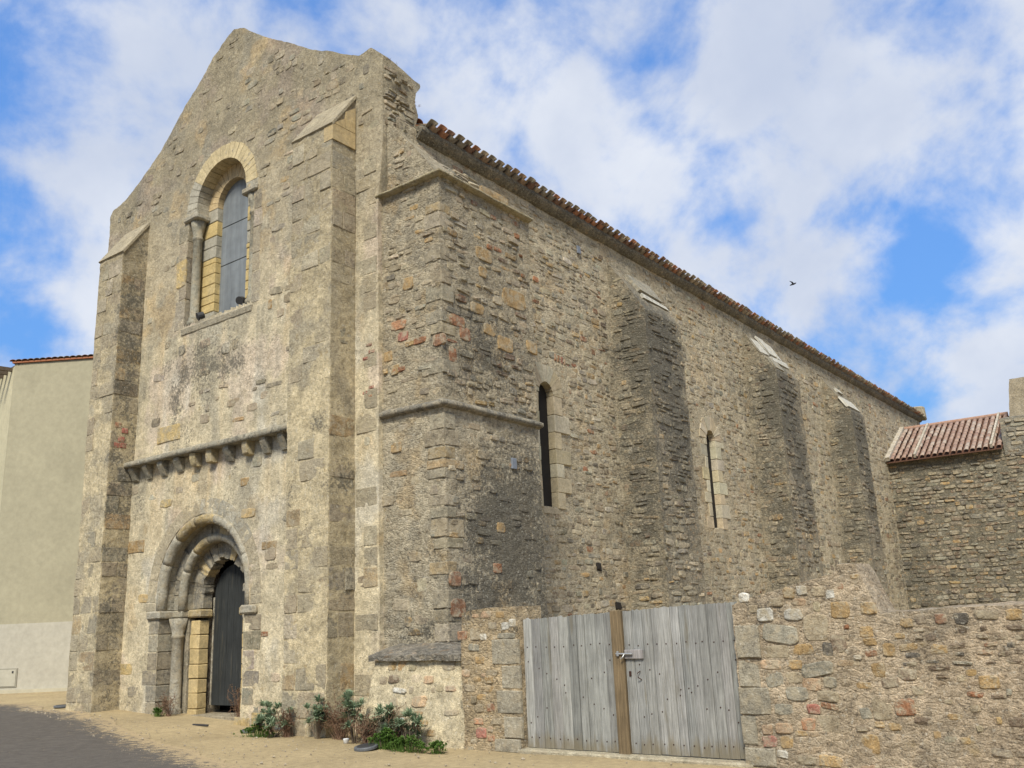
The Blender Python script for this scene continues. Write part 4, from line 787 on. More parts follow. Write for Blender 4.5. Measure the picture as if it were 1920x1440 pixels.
# step and door
block('threshold', portal, PX-.75, PX+.75, FY+.35, FY+1.3, -.1, .12, 'ashlar', (.30, .25, .17))
door = bpy.data.objects.new('door', None); COL.objects.link(door); door.parent = church; door.matrix_parent_inverse = Matrix.Translation(-church.location); door['label'] = 'dark weathered plank door with rounded head'
xs_ = np.linspace(PX-.66, PX+.66, 7)
for i in range(6):
    a, c = xs_[i]+.004, xs_[i+1]-.004; zt2 = [2.36+math.sqrt(max(.0, .68**2-(x-PX)**2)) for x in np.linspace(a, c, 5)]; V = []
    for y in (FY+.80, FY+.85):
        V += [(a, y, .27), (c, y, .27)]+[(x, y, z) for x, z in zip(np.linspace(c, a, 5), zt2[::-1])]
    n = 7; F = [tuple(range(n)), tuple(range(2*n-1, n-1, -1))]+[(j, (j+1) % n, (j+1) % n+n, j+n) for j in range(n)]
    link('plank', mesh('plank', np.array(V)+np.array([0, RNG.uniform(-.006, .006), 0]), F, 'door', None), door)
block('frame_strip', door, PX-.69, PX-.665, FY+.78, FY+.85, .27, 2.4, 'ashlar', (.40, .36, .28), .004, 0)
link('dark_interior', mesh('dark_interior', boxv(PX-1.2, PX+1.2, FY+1.25, FY+1.3, -.2, 3.6), CUBE_F, 'dark'), door)

# ---- big window in the gable
win = bpy.data.objects.new('arched_window', None); COL.objects.link(win); win.parent = church; win.matrix_parent_inverse = Matrix.Translation(-church.location); win['label'] = 'tall round headed window in the gable closed with grey boards'
qf = lambda u, v, n: (QX+u, FY-n, QZ+v)
def wring(r0, r1, n0, n1, k, colf, a0=0, a1=math.pi, stain=0.0):
    an = np.linspace(a0, a1, k+1)
    for i in range(k): arc_block('voussoir', win, qf, r0, r1+RNG.normal(0, .01), an[i], an[i+1], n0, n1, 'cut', colf(i)*(1+RNG.normal(0, .05)), 2, stain, .002)
wring(.88, 1.24, -.32, .012, 21, lambda i: np.array((.47, .38, .22)) if i < 17 else GRY*1.2)
wring(.55, .90, -.46, -.30, 15, lambda i: np.array((.45, .34, .19)))
for s in (-1, 1):
    def bw(name, xa, xb, n0, n1, z0, z1, col, mat='cut', b=.012): x0, x1 = sorted((QX+s*xa, QX+s*xb)); return block(name, win, x0, x1, FY-n1, FY-n0, z0, z1, mat, col, b, .003)
    hs = [8.15, 8.55, 8.75, 8.95, 9.2, 9.45, 9.7, 9.82, 10.1, 10.35, 10.7, 11.02]
    for i, (z0, z1) in enumerate(zip(hs, hs[1:])): bw('jamb_stone', .55, 1.22, -.46, -.30, z0, z1-.008, GRY*1.1 if i in (0, 7, 8, 10) else np.array((.48, .36, .16)))
    for z0, z1 in zip((8.2, 8.9, 9.3, 9.9, 10.3), (8.9, 9.3, 9.9, 10.3, 10.74)): bw('jamb_stone', 1.18, 1.40+RNG.uniform(0, .15), -.35, .008, z0, z1-.006, pick('bmxy', (2, 3, 2, .6), .06), 'ashlar')
    bw('abacus', .80, 1.32, -.34, .07, 10.74, 10.88, GRY*1.15, 'ashlar', .03); bw('jamb_stone', .88, 1.30, -.34, .01, 10.88, 11.03, GRY*1.2, 'ashlar')
    V, F = lathe([(.15, 0), (.16, .10), (.115, .16), (.13, .19), (.10, .22), (.10, 1.2), (.098, 2.05), (.12, 2.07), (.12, 2.12), (.10, 2.14), (.14, 2.32), (.18, 2.50)], (QX+s*1.03, FY+.15, 8.24), 14); link('column', mesh('column', V, F, 'ashlar', (.28, .26, .20), .1, True), win)
block('sill', win, QX-1.25, QX+1.25, FY-.03, FY+.55, 8.02, 8.2, 'ashlar', (.34, .30, .22), .03, .01)
for z0, z1 in ((8.2, 9.62), (9.63, 10.55), (10.56, 11.75)): block('board', win, QX-.62, QX+.62, FY+.445, FY+.48, z0, z1-.006, 'board', None, .006, 0, 0, 0)
fB = Face((-18.78, 0, 0), (0, 1, 0), (0, 0, 1), (1, 0, 0))
for y, z in ((10.55, 6.22), (10.72, 6.12), (10.66, 5.92), (10.56, 5.78), (10.72, 5.78)): stone(fB, y, z, .15, .12, .015, pick('RP', (3, 1)), bl, 'brick', k=8, square=.95)
for x, z in ((-11.32, 6.55), (-11.25, 6.40), (-11.40, 6.30), (-11.28, 5.75), (-11.42, 5.68), (-11.3, 5.6)): stone(fF, x, z, .14, .06, .012, pick('RP', (3, 1)), facade, 'brick', k=8, square=.95)
for y in (16.35, 16.47, 16.6, 16.72, 16.84): stone(fR, y, 7.36-.06*(y-16.3), .08, .17, .02, pick('rRP', (2, 2, 1)), side, 'brick', k=8, square=.95)
flush()

# ================================================================ east wing
wing = thing('monastery_wing', 'lower stone wing with clay tile roof joining the far end of the church', 'building', (-3, 45, 0))
WY = 43.0; b = Acc()
b.quad((-11.2, WY, -.3), (6, WY, -.3), (6, WY, 8.04), (-11.2, WY, 8.04), .11)
wst = lambda P: blobs(P, [(-9.5, 43, 7.4, 4, 1, .4, .5), (-7, 43, 3, 2.5, 1, 2, .3), (-10.3, 43, 3, .8, 1, 3, .6)])
ww = b.done('wall', 'rubble', wing, 1.5, lambda P: np.array([.14, .125, .09])*(.72+.56*fbm(P, 1.2, 131, 4))[:, None], wst)
fw2 = Face((0, WY, 0), (1, 0, 0), (0, 0, 1), (0, -1, 0))
rubble(fw2, -11.1, -3.5, 1.0, 7.8, (.10, .22), (.18, .55), .78, (.01, .05), 'xdgkos', (2.5, 4, 3, 3.5, 1.2, .6), ww, 'rubble_stone', None, stainf=lambda P: wst(P)+.25, amp=1.5)
b = Acc(); b.quad((-6.15, 42.95, 7.6), (6, 42.95, 7.6), (6, 42.95, 9.25), (-6.15, 42.95, 9.15), .11); b.quad((-6.15, 46, 7.86), (-6.15, 42.95, 7.86), (-6.15, 42.95, 9.15), (-6.15, 46, 9.7), .15); b.quad((-6.15, 42.95, 9.15), (6, 42.95, 9.25), (6, 46.5, 9.8), (-6.15, 46.5, 9.8), .15)
par = b.done('parapet', 'rubble', wing, 1.5, lambda P: np.tile((.22, .205, .165), (len(P), 1)), lambda P: np.full(len(P), .35))
fp = Face((0, 42.95, 0), (1, 0, 0), (0, 0, 1), (0, -1, 0)); rubble(fp, -6.1, -3.5, 7.9, 9.15, (.12, .24), (.2, .6), .85, (.02, .06), 'xgkbs', (3, 4, 1, 2, 1), par, 'rubble_stone', amp=1.5)
b = Acc(); b.quad((-6.05, 45, 9.3), (1, 45, 9.3), (1, 45, 11.25), (-5.75, 45, 11.2), .12); b.quad((-6.05, 48, 9.3), (-6.05, 45, 9.3), (-5.75, 45, 11.2), (-5.75, 48, 11.2), .15)
b.quad((-5.75, 45, 11.2), (1, 45, 11.25), (1, 48, 11.25), (-5.75, 48, 11.2), .2)
b.done('upper_block', 'render', wing, 1.2, lambda P: np.array([.33, .275, .19])*(.8+.4*fbm(P, .8, 7, 4))[:, None], None)
EYW, EZW, RYW, RZW = 42.65, 7.93, 46.2, 9.85; TP = math.atan2(RZW-EZW, RYW-EYW); TL = math.hypot(RZW-EZW, RYW-EYW)
rv = [(-10.85, EYW, EZW-.05), (-6.17, EYW, EZW-.05), (-6.17, RYW, RZW-.05), (-10.85, RYW, RZW-.05)]
wroof = link('roof', mesh('roof', np.array(rv+[(x, y, z-.05) for x, y, z in rv]), [(0, 1, 2, 3), (4, 7, 6, 5), (0, 4, 5, 1), (1, 5, 6, 2), (2, 6, 7, 3), (3, 7, 4, 0)], 'tile', (.10, .05, .032)), wing)
WT = [tile_mesh(.20, .46, True, c) for c in ((.30, .20, .15), (.33, .245, .19), (.31, .215, .165), (.26, .17, .13), (.35, .28, .225))]; cols = 18
for i in range(cols):
    x = -10.62+i*(4.35/(cols-1))
    for r in range(10):
        t = r*.385; put_tile(WT[RNG.integers(5)], wroof, (x+RNG.normal(0, .008), EYW-.06+t*math.cos(TP), EZW+.03+t*math.sin(TP)), (TP*0, -TP-RNG.normal(.03, .01), math.pi/2))
for x in (-10.80, -9.62, -6.55):
    w = .10 if x < -10 else .045; V = boxv(x-w, x+w, 0, TL, 0, .18); V2 = np.stack([V[:, 0], EYW-.05+V[:, 1]*math.cos(TP)-V[:, 2]*math.sin(TP), EZW+V[:, 1]*math.sin(TP)+V[:, 2]*math.cos(TP)], 1); link('mortar_strip', mesh('mortar_strip', V2, CUBE_F, 'ashlar', (.46, .41, .34)), wroof)
V, F = tube([(-10.9, RYW, RZW+.04), (-6.2, RYW, RZW+.04)], .11, 10); link('ridge_tile', mesh('ridge_tile', np.array(V), F, 'tile', (.33, .20, .14)), wroof)
flush()

# ================================================================ neighbouring house on the left
house = thing('rendered_house', 'plain beige rendered house beside the church with paler base band', 'house', (-28, 16, .2))
d_ = np.array((.848, .530)); n_ = np.array((-.530, .848)); K = np.array((-29.32, 12.87)); e_ = np.array((-.985, .17))
def pr_(s, t): return K+d_*s+n_*t
def slab(name, poly, z0, z1, mat, col, parent):
    n = len(poly); V = [(x, y, z0) for x, y in poly]+[(x, y, z1) for x, y in poly]; F = [tuple(range(n))[::-1], tuple(range(n, 2*n))]+[(j, (j+1) % n, (j+1) % n+n, j+n) for j in range(n)]
    return link(name, mesh(name, np.array(V), F, mat, col), parent)
back = [pr_(8, 0), pr_(8, 9), K+e_*9+n_*9, K+e_*9]
slab('wall', [K, pr_(8, 0), pr_(8, 9), K+e_*.02+n_*9], -.2, 10.28, 'house', (.33, .298, .205), house)
slab('wall', [K+e_*.0+n_*.006, K+n_*9, K+e_*9+n_*9, K+e_*9], -.2, 10.2, 'house', (.48, .43, .285), house)  # left face of the same render: brighter light put into its colour
slab('base_band', [pr_(.0, -.012), pr_(8, -.012), pr_(8, .02), pr_(.0, .02)], -.2, 2.2, 'house', (.40, .37, .30), house)
hr_ = bpy.data.objects.new('roof', None); COL.objects.link(hr_); hr_.parent = house; hr_.matrix_parent_inverse = Matrix.Translation(-house.location)
slab('roof_slab', [pr_(-.05, -.06), pr_(8.2, -.06), pr_(8.2, 9), K+n_*9], 10.29, 10.34, 'tile', (.30, .12, .06), hr_)
slab('eaves_board', [K+d_*.15+n_*-.02, K+e_*9-np.array((0.1, .75)), K+e_*9+n_*5, K+n_*5], 10.22, 10.285, 'timber_dark', None, hr_)
for i in range(22):
    s = -.02+i*.2; p = pr_(s, -.09); me = TM_up[RNG.integers(6)]; o = link('tile', me, hr_); o.location = (p[0], p[1], 10.345); o.rotation_euler = (0, -.2, math.atan2(n_[1], n_[0]))
for i in range(6):
    p = K+e_*(.25+i*.5); V = boxv(-.05, .05, -.75, .3, 10.08, 10.2); an = math.atan2(e_[1], e_[0])+math.pi; c, s = math.cos(an), math.sin(an); V = np.stack([p[0]+V[:, 0]*c-V[:, 1]*s, p[1]+V[:, 0]*s+V[:, 1]*c, V[:, 2]], 1); link('rafter', mesh('rafter', V, CUBE_F, 'timber_dark'), hr_)
slab('utility_hatch', [pr_(-.6, -.045), pr_(1.02, -.045), pr_(1.02, -.01), pr_(-.6, -.01)], .44, .9, 'house', (.40, .375, .30), house)
hat = slab('hatch_frame', [pr_(-.63, -.035), pr_(1.06, -.035), pr_(1.06, -.011), pr_(-.63, -.011)], .41, .935, 'house', (.27, .25, .20), house)
slab('hatch_lock', [pr_(.9, -.055), pr_(.95, -.055), pr_(.95, -.04), pr_(.9, -.04)], .80, .86, 'iron', None, house)
slab('kerb', [pr_(-1, -.16), pr_(8, -.16), pr_(8, -.013), pr_(-1, -.013)], .1, .34, 'house', (.42, .38, .28), house)

# ================================================================ gate, pillar and boundary wall
GYF = 10.15
def wall_shape(name, tops, y0, y1, parent, step=.04, colf=None, stainf=None, amp=1.0, z0=-.25, slope_back=0.0):
    """vertical wall along x with a stepped or sloping top line"""
    b = Acc(); tops = np.array(tops, float)
    for (xa, za), (xb, zb) in zip(tops, tops[1:]):
        if xb-xa < .005: b.quad((xa, y0, min(za, zb)), (xa, y1, min(za, zb)), (xa, y1, max(za, zb)), (xa, y0, max(za, zb)), step); continue
        b.quad((xa, y0, z0), (xb, y0, z0), (xb, y0, zb), (xa, y0, za), step); b.quad((xa, y0, za), (xb, y0, zb), (xb, y1, zb+slope_back), (xa, y1, za+slope_back), step); b.quad((xa, y1, z0), (xb, y1, z0), (xb, y1, zb+slope_back), (xa, y1, za+slope_back), .15)
    for x, z in (tops[0], tops[-1]): b.quad((x, y0, z0), (x, y1, z0), (x, y1, z+slope_back), (x, y0, z), step)
    return b.done(name, 'rough', parent, amp, colf, stainf)
pil = thing('gate_pillar', 'short rubble wall stub with squared blocks between corner buttress and wooden gate', 'wall', (-8.1, 10.4, 0))
pcol = lambda P: np.array([.43, .33, .20])*(.76+.48*fbm(P, .5, 141, 4))[:, None]
pw = wall_shape('wall', [(-8.62, 1.79), (-8.4, 1.83), (-8.0, 1.86), (-7.62, 1.85)], GYF, GYF+.55, pil, .035, pcol, lambda P: blobs(P, [(-7.8, 10.15, 1.55, .5, .3, .15, .5), (-8.6, 10.15, 1.75, .4, .3, .12, .5)]))
fG = Face((0, GYF, 0), (1, 0, 0), (0, 0, 1), (0, -1, 0))
def hand(L, par, amp=1.0):
    for x, z, w, h, c in L:
        if c == 'b': stone(fG, x, z, w, h, .018, np.array(PAL['b'])*(1+RNG.normal(0, .06)), par, 'squared_block', 'ashlar', .08, 11, .93, amp)
        else: stone(fG, x, z, w*1.02, h*1.02, RNG.uniform(.006, .018), np.array(PAL[c])*(1+RNG.normal(0, .1)), par, 'field_stone', 'stone', .05, 10, .45, amp, RNG.normal(0, .06))
hand(PIL, pw)
rubble(fG, -8.58, -7.65, .02, 1.8, (.06, .13), (.08, .24), .45, (.004, .014), 'mspowx', (4, 4, 3, 2, 1, 2), pw, 'field_stone', taken=PIL)
flush(); 
bw_ = thing('boundary_wall', 'rubble boundary wall right of the wooden gate with a raised hump', 'wall', (-2.5, 10.5, 0))
def wcol(P):
    n = fbm(P, .6, 151, 4); c = np.array([.46, .365, .25])*(.78+.44*n)[:, None]; g = sst(P[:, 0], -3.6, -1.2)[:, None]*.35; return c*(1-g)+np.array([.40, .305, .21])*g
w1 = wall_shape('wall', [(-4.52, 1.74), (-4.2, 1.81), (-3.7, 1.93), (-3.29, 2.0), (-3.25, 2.10), (-3.06, 2.10), (-2.86, 1.60), (-2.80, 1.595), (-1.5, 1.62), (0, 1.64), (3, 1.66), (9, 1.66)], GYF, GYF+.5, bw_, .035, wcol, lambda P: blobs(P, [(-4.1, 10.15, 1.7, .6, .3, .12, .5), (-4.2, 10.15, 1.0, .25, .3, .12, .4)]), 1.0, -.25, .02)
hand(WALL+WALL2, w1)
TK = WALL+WALL2
rubble(fG, -4.5, -2.7, .0, 1.72, (.06, .14), (.08, .26), .36, (.003, .011), 'mspowxg', (4, 5, 3, 2, .8, 2, 1.5), w1, 'field_stone', taken=TK)
rubble(fG, -2.7, -1.2, .0, 1.55, (.05, .10), (.07, .2), .16, (.004, .014), 'msodx', (3, 4, 2, 1, 2), w1, 'field_stone', taken=TK)
rubble(fG, -1.2, 3.0, .1, 1.5, (.06, .13), (.08, .26), .35, (.004, .02), 'msodrx', (3, 4, 2, 2, 1, 2), w1, 'field_stone', None)
rubble(Face((0, GYF, 0), (1, 0, 0), (0, 0, 1), (0, -1, 0)), -4.4, -3.2, 1.74, 1.95, (.06, .1), (.08, .2), .4, (.004, .012), 'mswx', (3, 3, 1, 2), w1, 'field_stone', lambda u, v, w, h: v+h/2 < 1.74+(u-w/2+4.52)*.2-.05, taken=TK)
flush()

gate = thing('wooden_gate', 'weathered grey double gate of upright planks with brown centre post', 'gate', (-6.1, 10.2, 0))
def leaf(name, x0, x1, zt0, zt1, n, label):
    lf = bpy.data.objects.new(name, None); COL.objects.link(lf); lf.parent = gate; lf.matrix_parent_inverse = Matrix.Translation(-gate.location); lf['label'] = label
    w = RNG.uniform(.8, 1.2, n); xs = x0+np.concatenate([[0], np.cumsum(w/w.sum())])*(x1-x0); pl = []
    for i in range(n):
        a, c = xs[i]+.0025, xs[i+1]-.0025; t = lambda x: zt0+(zt1-zt0)*(x-x0)/(x1-x0); yy = GYF+.09+RNG.normal(0, .004); k = 5; b = .005; zb = .05+RNG.uniform(-.004, .004)
        zt_ = [t(x)+RNG.normal(0, .007) for x in np.linspace(a, c, k)]; xx = np.linspace(a, c, k); V = []
        for j in range(k):
            dy = b if j in (0, k-1) else 0; V += [(xx[j], yy+dy, zb), (xx[j], yy+dy, zt_[j]), (xx[j], yy+.028, zt_[j]), (xx[j], yy+.028, zb)]
        F = [(4*j+q, 4*(j+1)+q, 4*(j+1)+(q+1) % 4, 4*j+(q+1) % 4) for j in range(k-1) for q in range(4)]+[(0, 1, 2, 3), (4*k-1, 4*k-2, 4*k-3, 4*k-4)]
        col = (np.array((.20, .17, .125)) if RNG.random() < .0 else np.array((.25, .246, .228)))*(1+RNG.normal(0, .12))*np.array((1+RNG.normal(0, .012), 1, 1+RNG.normal(0, .012)))
        link('plank', mesh('plank', np.array(V), F, 'plank', col), lf); pl.append(((a+c)/2, yy))
    for z in (.32, 1.28): V = boxv(x0+.02, x1-.02, GYF+.125, GYF+.16, z-.06, z+.06); link('rail', mesh('rail', V, CUBE_F, 'plank', (.2, .2, .19)), lf)
    V, F = lathe([(.0085, 0), (.0085, .004), (.005, .008), (.001, .009)], (0, 0, 0), 8); V = np.stack([V[:, 0], -V[:, 2], V[:, 1]], 1); nm = mesh('nail', V, F, 'rust')
    for i, (x, yy) in enumerate(pl):
        f_ = (x-x0)/(x1-x0)
        for z in (.17, 1.31+.02*f_): o = link('nail', nm, lf); o.location = (x+RNG.normal(0, .012), yy, z+RNG.normal(0, .008))
        for zd in ((.30+.85*f_ if name else 0), 1.18-.75*f_):
            if RNG.random() < .75: o = link('nail', nm, lf); o.location = (x+RNG.normal(0, .015), yy, zd+RNG.normal(0, .03))
    return lf
leaf('gate_leaf', -7.60, -6.20, 1.67, 1.715, 10, 'gate leaf on the pillar side'); lf2 = leaf('gate_leaf', -6.035, -4.50, 1.725, 1.765, 12, 'gate leaf on the boundary wall side')
block('centre_post', gate, -6.195, -6.04, GYF+.045, GYF+.13, .03, 1.735, 'post', None, .008, .001, 0, 0)
latch = bpy.data.objects.new('latch', None); COL.objects.link(latch); latch.parent = gate; latch.matrix_parent_inverse = Matrix.Translation(-gate.location)
block('latch_board', latch, -6.03, -5.77, GYF+.055, GYF+.085, 1.145, 1.255, 'plank', (.27, .25, .24), .006, .001, 0, 0)
V, F = tube([(-6.13, GYF+.03, 1.21), (-5.90, GYF+.035, 1.205)], .011, 8); link('bolt', mesh('bolt', np.array(V), F, 'steel'), latch)
V, F = tube([(-6.01, GYF+.03, 1.21), (-6.02, GYF+.0, 1.17), (-6.05, GYF+.0, 1.15)], .008, 6); link('bolt_handle', mesh('bolt_handle', np.array(V), F, 'steel'), latch)
block('keeper', latch, -6.12, -6.09, GYF+.02, GYF+.046, 1.18, 1.24, 'steel', None, .003, 0, 0, 0)
V, F = tube([(-5.83, GYF+.08, 1.0), (-5.85, GYF+.045, .98), (-5.845, GYF+.04, .93), (-5.82, GYF+.08, .90)], .006, 6); link('pull_handle', mesh('pull_handle', np.array(V), F, 'rust'), gate)
block('keyhole_plate', gate, -5.99, -5.96, GYF+.075, GYF+.092, .94, 1.0, 'rust', None, .003, 0, 0, 0)
block('sill_stone', gate, -7.65, -4.45, GYF-.06, GYF+.4, -.2, .035, 'ashlar', (.42, .37, .26), .02, .008, 0, .6)

# ================================================================ plants
def leaves_mesh(heads, mat, nl, ll, lw, droop, spread=1.0):
    V = []; F = []
    for hx, hy, hz, sc, ax in heads:
        for i in range(nl):
            az = RNG.uniform(0, 2*math.pi); el = R(RNG.uniform(5, 85))*spread; L = ll*sc*RNG.uniform(.7, 1.15); wd = lw*sc*RNG.uniform(.8, 1.2)
            d = np.array([math.cos(az)*math.cos(el), math.sin(az)*math.cos(el), math.sin(el)])+np.array(ax)*.6; d /= np.linalg.norm(d); sd = np.cross(d, (0, 0, 1)); sd /= np.linalg.norm(sd)+1e-6; n0 = len(V)
            for t, ww in ((0, .35), (.4, 1.0), (.75, .75), (1.0, .05)):
                c = np.array([hx, hy, hz])+d*L*t+np.array([0, 0, -droop*L*t*t]); V += [c-sd*wd*ww/2, c+sd*wd*ww/2]
            F += [(n0+2*k, n0+2*k+1, n0+2*k+3, n0+2*k+2) for k in range(3)]
    return mesh('leaves', np.array(V), F, mat)
def stems_mesh(paths, mat, r0=.009, r1=.003):
    V = []; F = []
    for p in paths:
        v, f_ = tube(p, np.linspace(r0, r1, len(p)), 5); n = len(V); V += list(v); F += [tuple(i+n for i in q) for q in f_]
    return mesh('stems', np.array(V), F, mat)
def rosette(x, y, h, nheads, spread, label, sc=1.0):
    z = float(gz(x)); t = thing('rosette_plant', label, 'plant', (x, y, z), 'plants at the foot of the church'); heads = []; paths = []
    for i in range(nheads):
        a = RNG.uniform(0, 2*math.pi); r = spread*math.sqrt(RNG.random()); hx, hy, hz = x+r*math.cos(a), y+r*math.sin(a)*.55, z+h*RNG.uniform(.35, 1.0)
        ax = (math.cos(a)*.5*r/spread, math.sin(a)*.5*r/spread-.15, .5); heads.append((hx, hy, hz, sc*RNG.uniform(.75, 1.15), ax)); paths.append([(x+.2*r*math.cos(a), y+.1*r*math.sin(a), z-.02), (x+.5*(hx-x), y+.5*(hy-y), z+.45*(hz-z)), (hx, hy, hz)])
    link('stems', stems_mesh(paths, 'stem'), t); link('leaves', leaves_mesh(heads, 'leaf_grey', 44, .19, .024, .4), t)
    dry = [(a, b_, c-.05, d*.8, (0, 0, -.5)) for a, b_, c, d, e in heads]; link('withered_leaves', leaves_mesh(dry, 'leaf_dry', 12, .12, .014, .6), t)
rosette(-13.35, 10.62, .42, 11, .24, 'grey-green rosette plant left of the right front buttress, nearest the doorway')
rosette(-12.72, 10.2, .36, 17, .36, 'low grey-green rosette clump in front of the right front buttress')
rosette(-11.72, 10.25, .55, 15, .28, 'upright grey-green plant against the right corner of the front buttress')
rosette(-10.62, 10.0, .66, 18, .30, 'tallest grey-green rosette plant, by the left end of the buttress foot')
rosette(-9.98, 10.0, .50, 17, .30, 'grey-green rosette plant in front of the buttress foot')
rosette(-9.45, 9.95, .42, 12, .22, 'small grey-green rosette plant nearest the gate pillar')
def drybush(x, y, h, n, spread, label, leafy=True):
    z = float(gz(x)); t = thing('dry_shrub', label, 'shrub', (x, y, z), 'plants at the foot of the church'); paths = []; heads = []
    for i in range(n):
        a = RNG.uniform(0, 2*math.pi); r = spread*RNG.uniform(.1, 1); p = np.array([x+RNG.normal(0, .05), y+RNG.normal(0, .03), z-.02]); e = np.array([x+r*math.cos(a), y+r*math.sin(a)*.5, z+h*RNG.uniform(.4, 1)]); m = (p+e)/2+RNG.normal(0, .03, 3); paths.append([p, m, e])
        for k in range(3): s = m+(e-m)*RNG.random(); q_ = s+RNG.normal(0, .07, 3)+np.array([0, 0, .04]); paths.append([s, (s+q_)/2+RNG.normal(0, .01, 3), q_]); heads.append((*q_, .6, (0, 0, .3)))
        heads.append((*e, .8, (0, 0, .4)))
    link('twigs', stems_mesh(paths, 'twig', .005, .0015), t); link('dry_leaves', leaves_mesh(heads, 'leaf_dry', 9, .06, .011, .3), t)
drybush(-11.25, 10.3, .55, 75, .45, 'reddish brown dry shrub between the buttress and the battered foot')
drybush(-10.25, 9.92, .42, 45, .32, 'brown dry shrub behind the round lamp cover')
drybush(-9.72, 10.0, .52, 16, .20, 'thin dry stems rising by the battered foot')
drybush(-12.4, 10.22, .45, 30, .32, 'dry brown stems at the front of the right buttress')
drybush(-15.35, 11.45, .62, 22, .32, 'dry shrub growing at the right side of the dark door')
drybush(-17.0, 11.0, .42, 22, .32, 'dry brown weeds at the foot of the doorway column')
def weed(x, y, h, n, sx, sy, label):
    z = float(gz(x)); t = thing('green_weed', label, 'weed', (x, y, z), 'plants at the foot of the church'); heads = []; paths = []
    for i in range(n):
        a, b_ = RNG.normal(0, sx*.5), RNG.normal(0, sy*.5); hh = h*max(.15, 1-abs(a)/sx*.7)*RNG.uniform(.4, 1); heads.append((x+a, y+b_, z+hh, RNG.uniform(.6, 1.1), (0, 0, .4))); paths.append([(x+a*.8, y+b_*.8, z-.01), (x+a*.9, y+b_, z+hh*.5), (x+a, y+b_, z+hh)])
    link('stems', stems_mesh(paths, 'leaf_green', .003, .001), t); link('leaves', leaves_mesh(heads, 'leaf_green', 14, .055, .018, .3), t)
weed(-12.95, 10.05, .24, 130, .36, .12, 'bright green weeds in front of the rosette plants by the buttress')
weed(-9.75, 9.8, .26, 160, .32, .12, 'bright green weeds in front of the battered foot')
weed(-9.25, 9.7, .2, 130, .34, .1, 'low green weeds trailing towards the gate pillar')
weed(-8.72, 9.72, .14, 60, .16, .08, 'last small green tuft beside the gate pillar')
weed(-17.1, 10.85, .18, 60, .16, .08, 'small green tuft at the doorway column foot')
weed(-11.05, 11.9, .01, 1, .05, .05, 'tiny weed') if 0 else None
t = thing('wall_plant', 'small tuft growing on top of the broken gable end', 'plant', (-11.0, 11.6, 12.3)); link('leaves', leaves_mesh([(-11.0+RNG.normal(0, .06), 11.4+RNG.uniform(-.25, .1), 12.30, .7, (0, 0, .6)) for i in range(7)], 'leaf_dry', 7, .10, .008, .1), t)
t = thing('wall_plant', 'small tuft growing where the gable meets the roof tiles', 'plant', (-10.9, 11.9, 11.5)); link('leaves', leaves_mesh([(-10.88+RNG.normal(0, .04), 11.85+RNG.uniform(-.06, .06), 11.35+RNG.uniform(0, .3), .7, (.2, .3, .6)) for i in range(8)], 'leaf_dry', 8, .10, .008, .1), t)

# ================================================================ small things
def disc_lamp(x, y, r, label, tilt=0.0, grp='lamp covers on the ground', z=None):
    z = float(gz(x))+.03 if z is None else z; t = thing('ground_lamp', label, 'lamp', (x, y, z), grp)
    V, F = lathe([(r*.9, -.03), (r, -.02), (r, .008), (r*.96, .016), (r*.8, .018)], (0, 0, 0), 20); V2, F2 = lathe([(r*.78, .018), (r*.76, .022), (.01, .024)], (0, 0, 0), 20)
    c, s = math.cos(tilt), math.sin(tilt)
    for nm, v, f_, mt in (('housing', V, F, 'lampgrey'), ('glass', V2, F2, 'iron')): v = np.stack([v[:, 0], v[:, 1]*c-v[:, 2]*s, v[:, 1]*s+v[:, 2]*c], 1)+np.array([x, y, z]); link(nm, mesh(nm, v, f_, mt, smooth=False), t)
disc_lamp(-9.98, 9.62, .17, 'round dark grey lamp cover lying in front of the buttress foot', .12)
disc_lamp(-13.72, 10.45, .13, 'small grey lamp cover lying left of the green weeds', .1)
disc_lamp(-20.55, 10.75, .20, 'flat grey lamp cover beside the left front buttress', .0)
t = thing('metal_strip', 'thin dark strip lying on the sand before the doorway', 'strip', (-15.2, 10.6, .2)); V, F = bevbox(-15.45, -15.0, 10.52, 10.56, float(gz(-15.2))-.0, float(gz(-15.2))+.03, .005); link('strip', mesh('strip', V, F, 'iron'), t)
t = thing('paper_cup', 'white cup lying near the plants', 'cup', (-10.75, 10.1, .0)); V, F = lathe([(.035, .0), (.045, .06), (.048, .075), (.042, .075), (.034, .012)], (-10.72, 9.93, float(gz(-10.7))+.0), 12); link('cup_body', mesh('cup_body', V, F, 'white', smooth=True), t)
def spot(x, y, z, label, dx):
    t = thing('spotlight', label, 'lamp', (x, y, z), 'spotlights on the window sill'); V, F = tube([(x, y, z+.16), (x+dx*.05, y+.12, z+.22)], [.09, .075], 12); link('lamp_head', mesh('lamp_head', np.array(V), F, 'iron'), t)
    V, F = tube([(x, y+.05, z), (x, y+.05, z+.16)], .014, 6); link('bracket', mesh('bracket', np.array(V), F, 'iron'), t)
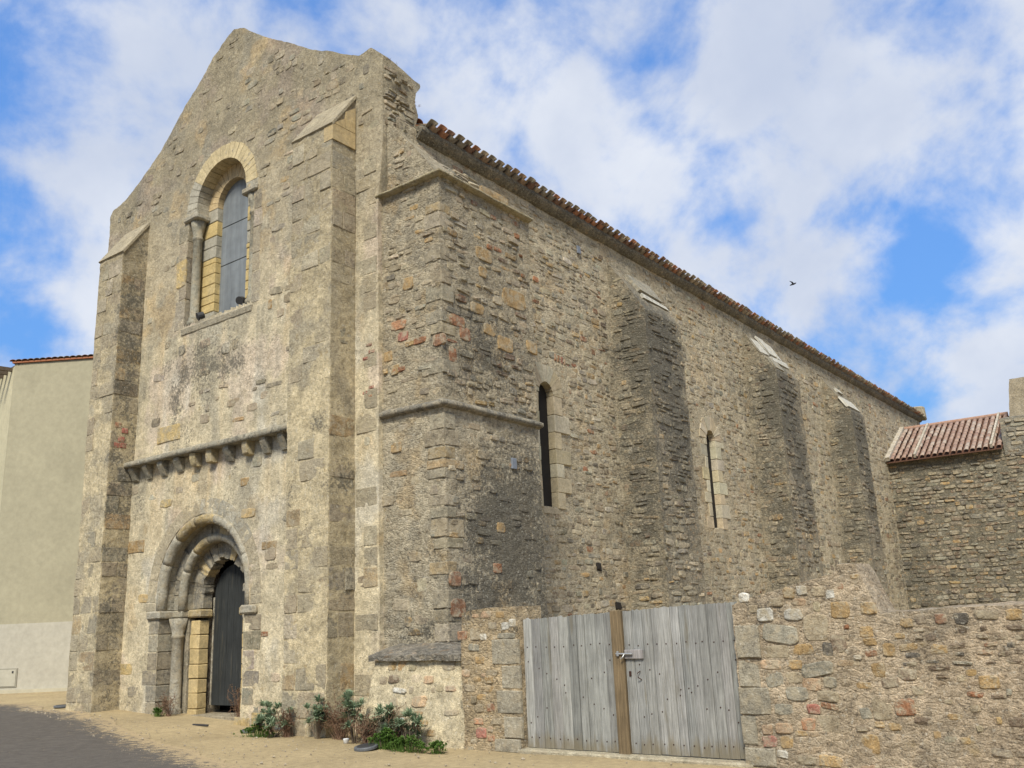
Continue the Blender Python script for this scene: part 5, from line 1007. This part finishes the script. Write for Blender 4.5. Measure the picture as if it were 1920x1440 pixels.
spot(-16.62, 10.99, 8.2, 'dark spotlight on the window sill beside the left column', 1); spot(-15.15, 10.99, 8.2, 'dark spotlight on the right end of the window sill', -1)
# a bird in the sky
bd = thing('bird', 'tiny dark bird flying over the church roof', 'bird', (-13.17, 40, 16.3)); bx_, by_, bz_ = -13.17, 40, 16.3
V, F = tube([(bx_-.16, by_, bz_-.01), (bx_-.08, by_, bz_), (bx_+.04, by_, bz_+.01), (bx_+.12, by_, bz_+.03), (bx_+.16, by_, bz_+.03)], [.015, .035, .04, .03, .008], 8); link('body', mesh('body', np.array(V), F, 'bird', smooth=True), bd)
for s in (-1, 1): V = np.array([(bx_-.03, by_, bz_+.02), (bx_+.06, by_, bz_+.02), (bx_+.02, by_+s*.10, bz_+.10), (bx_-.05, by_+s*.10, bz_+.09), (bx_-.08, by_+s*.24, bz_+.13)]); V = np.concatenate([V, V-np.array([0, 0, .008])]); link('wing', mesh('wing', V, [(0, 1, 2, 3), (3, 2, 4), (8, 7, 6, 5), (9, 7, 8), (0, 5, 6, 1), (1, 6, 7, 2), (2, 7, 9, 4), (4, 9, 8, 3), (3, 8, 5, 0)], 'bird'), bd)
# pebbles on the sand
V = []; F = []; n = 0
for i in range(650):
    x = RNG.uniform(-21, -4); y = RNG.uniform(np.interp(x, ed[:, 0], ed[:, 1])-.6, 10.3); r = RNG.uniform(.006, .02) if RNG.random() < .93 else RNG.uniform(.02, .035); z = float(gz(x))
    p = np.array([(1, 0, 0), (-.5, .8, 0), (-.5, -.8, 0), (0, 0, .8), (0, 0, -.8)])*r*RNG.uniform(.7, 1.3, (5, 3))+np.array([x, y, z+r*.3]); V.append(p); F += [(n, n+1, n+3), (n+1, n+2, n+3), (n+2, n, n+3), (n+1, n, n+4), (n+2, n+1, n+4), (n, n+2, n+4)]; n += 5
pb = link('pebbles', mesh('pebbles', np.concatenate(V), F, 'stone', (.30, .25, .18), 0)); pb['kind'] = 'stuff'; pb['label'] = 'small pebbles scattered over the sand'
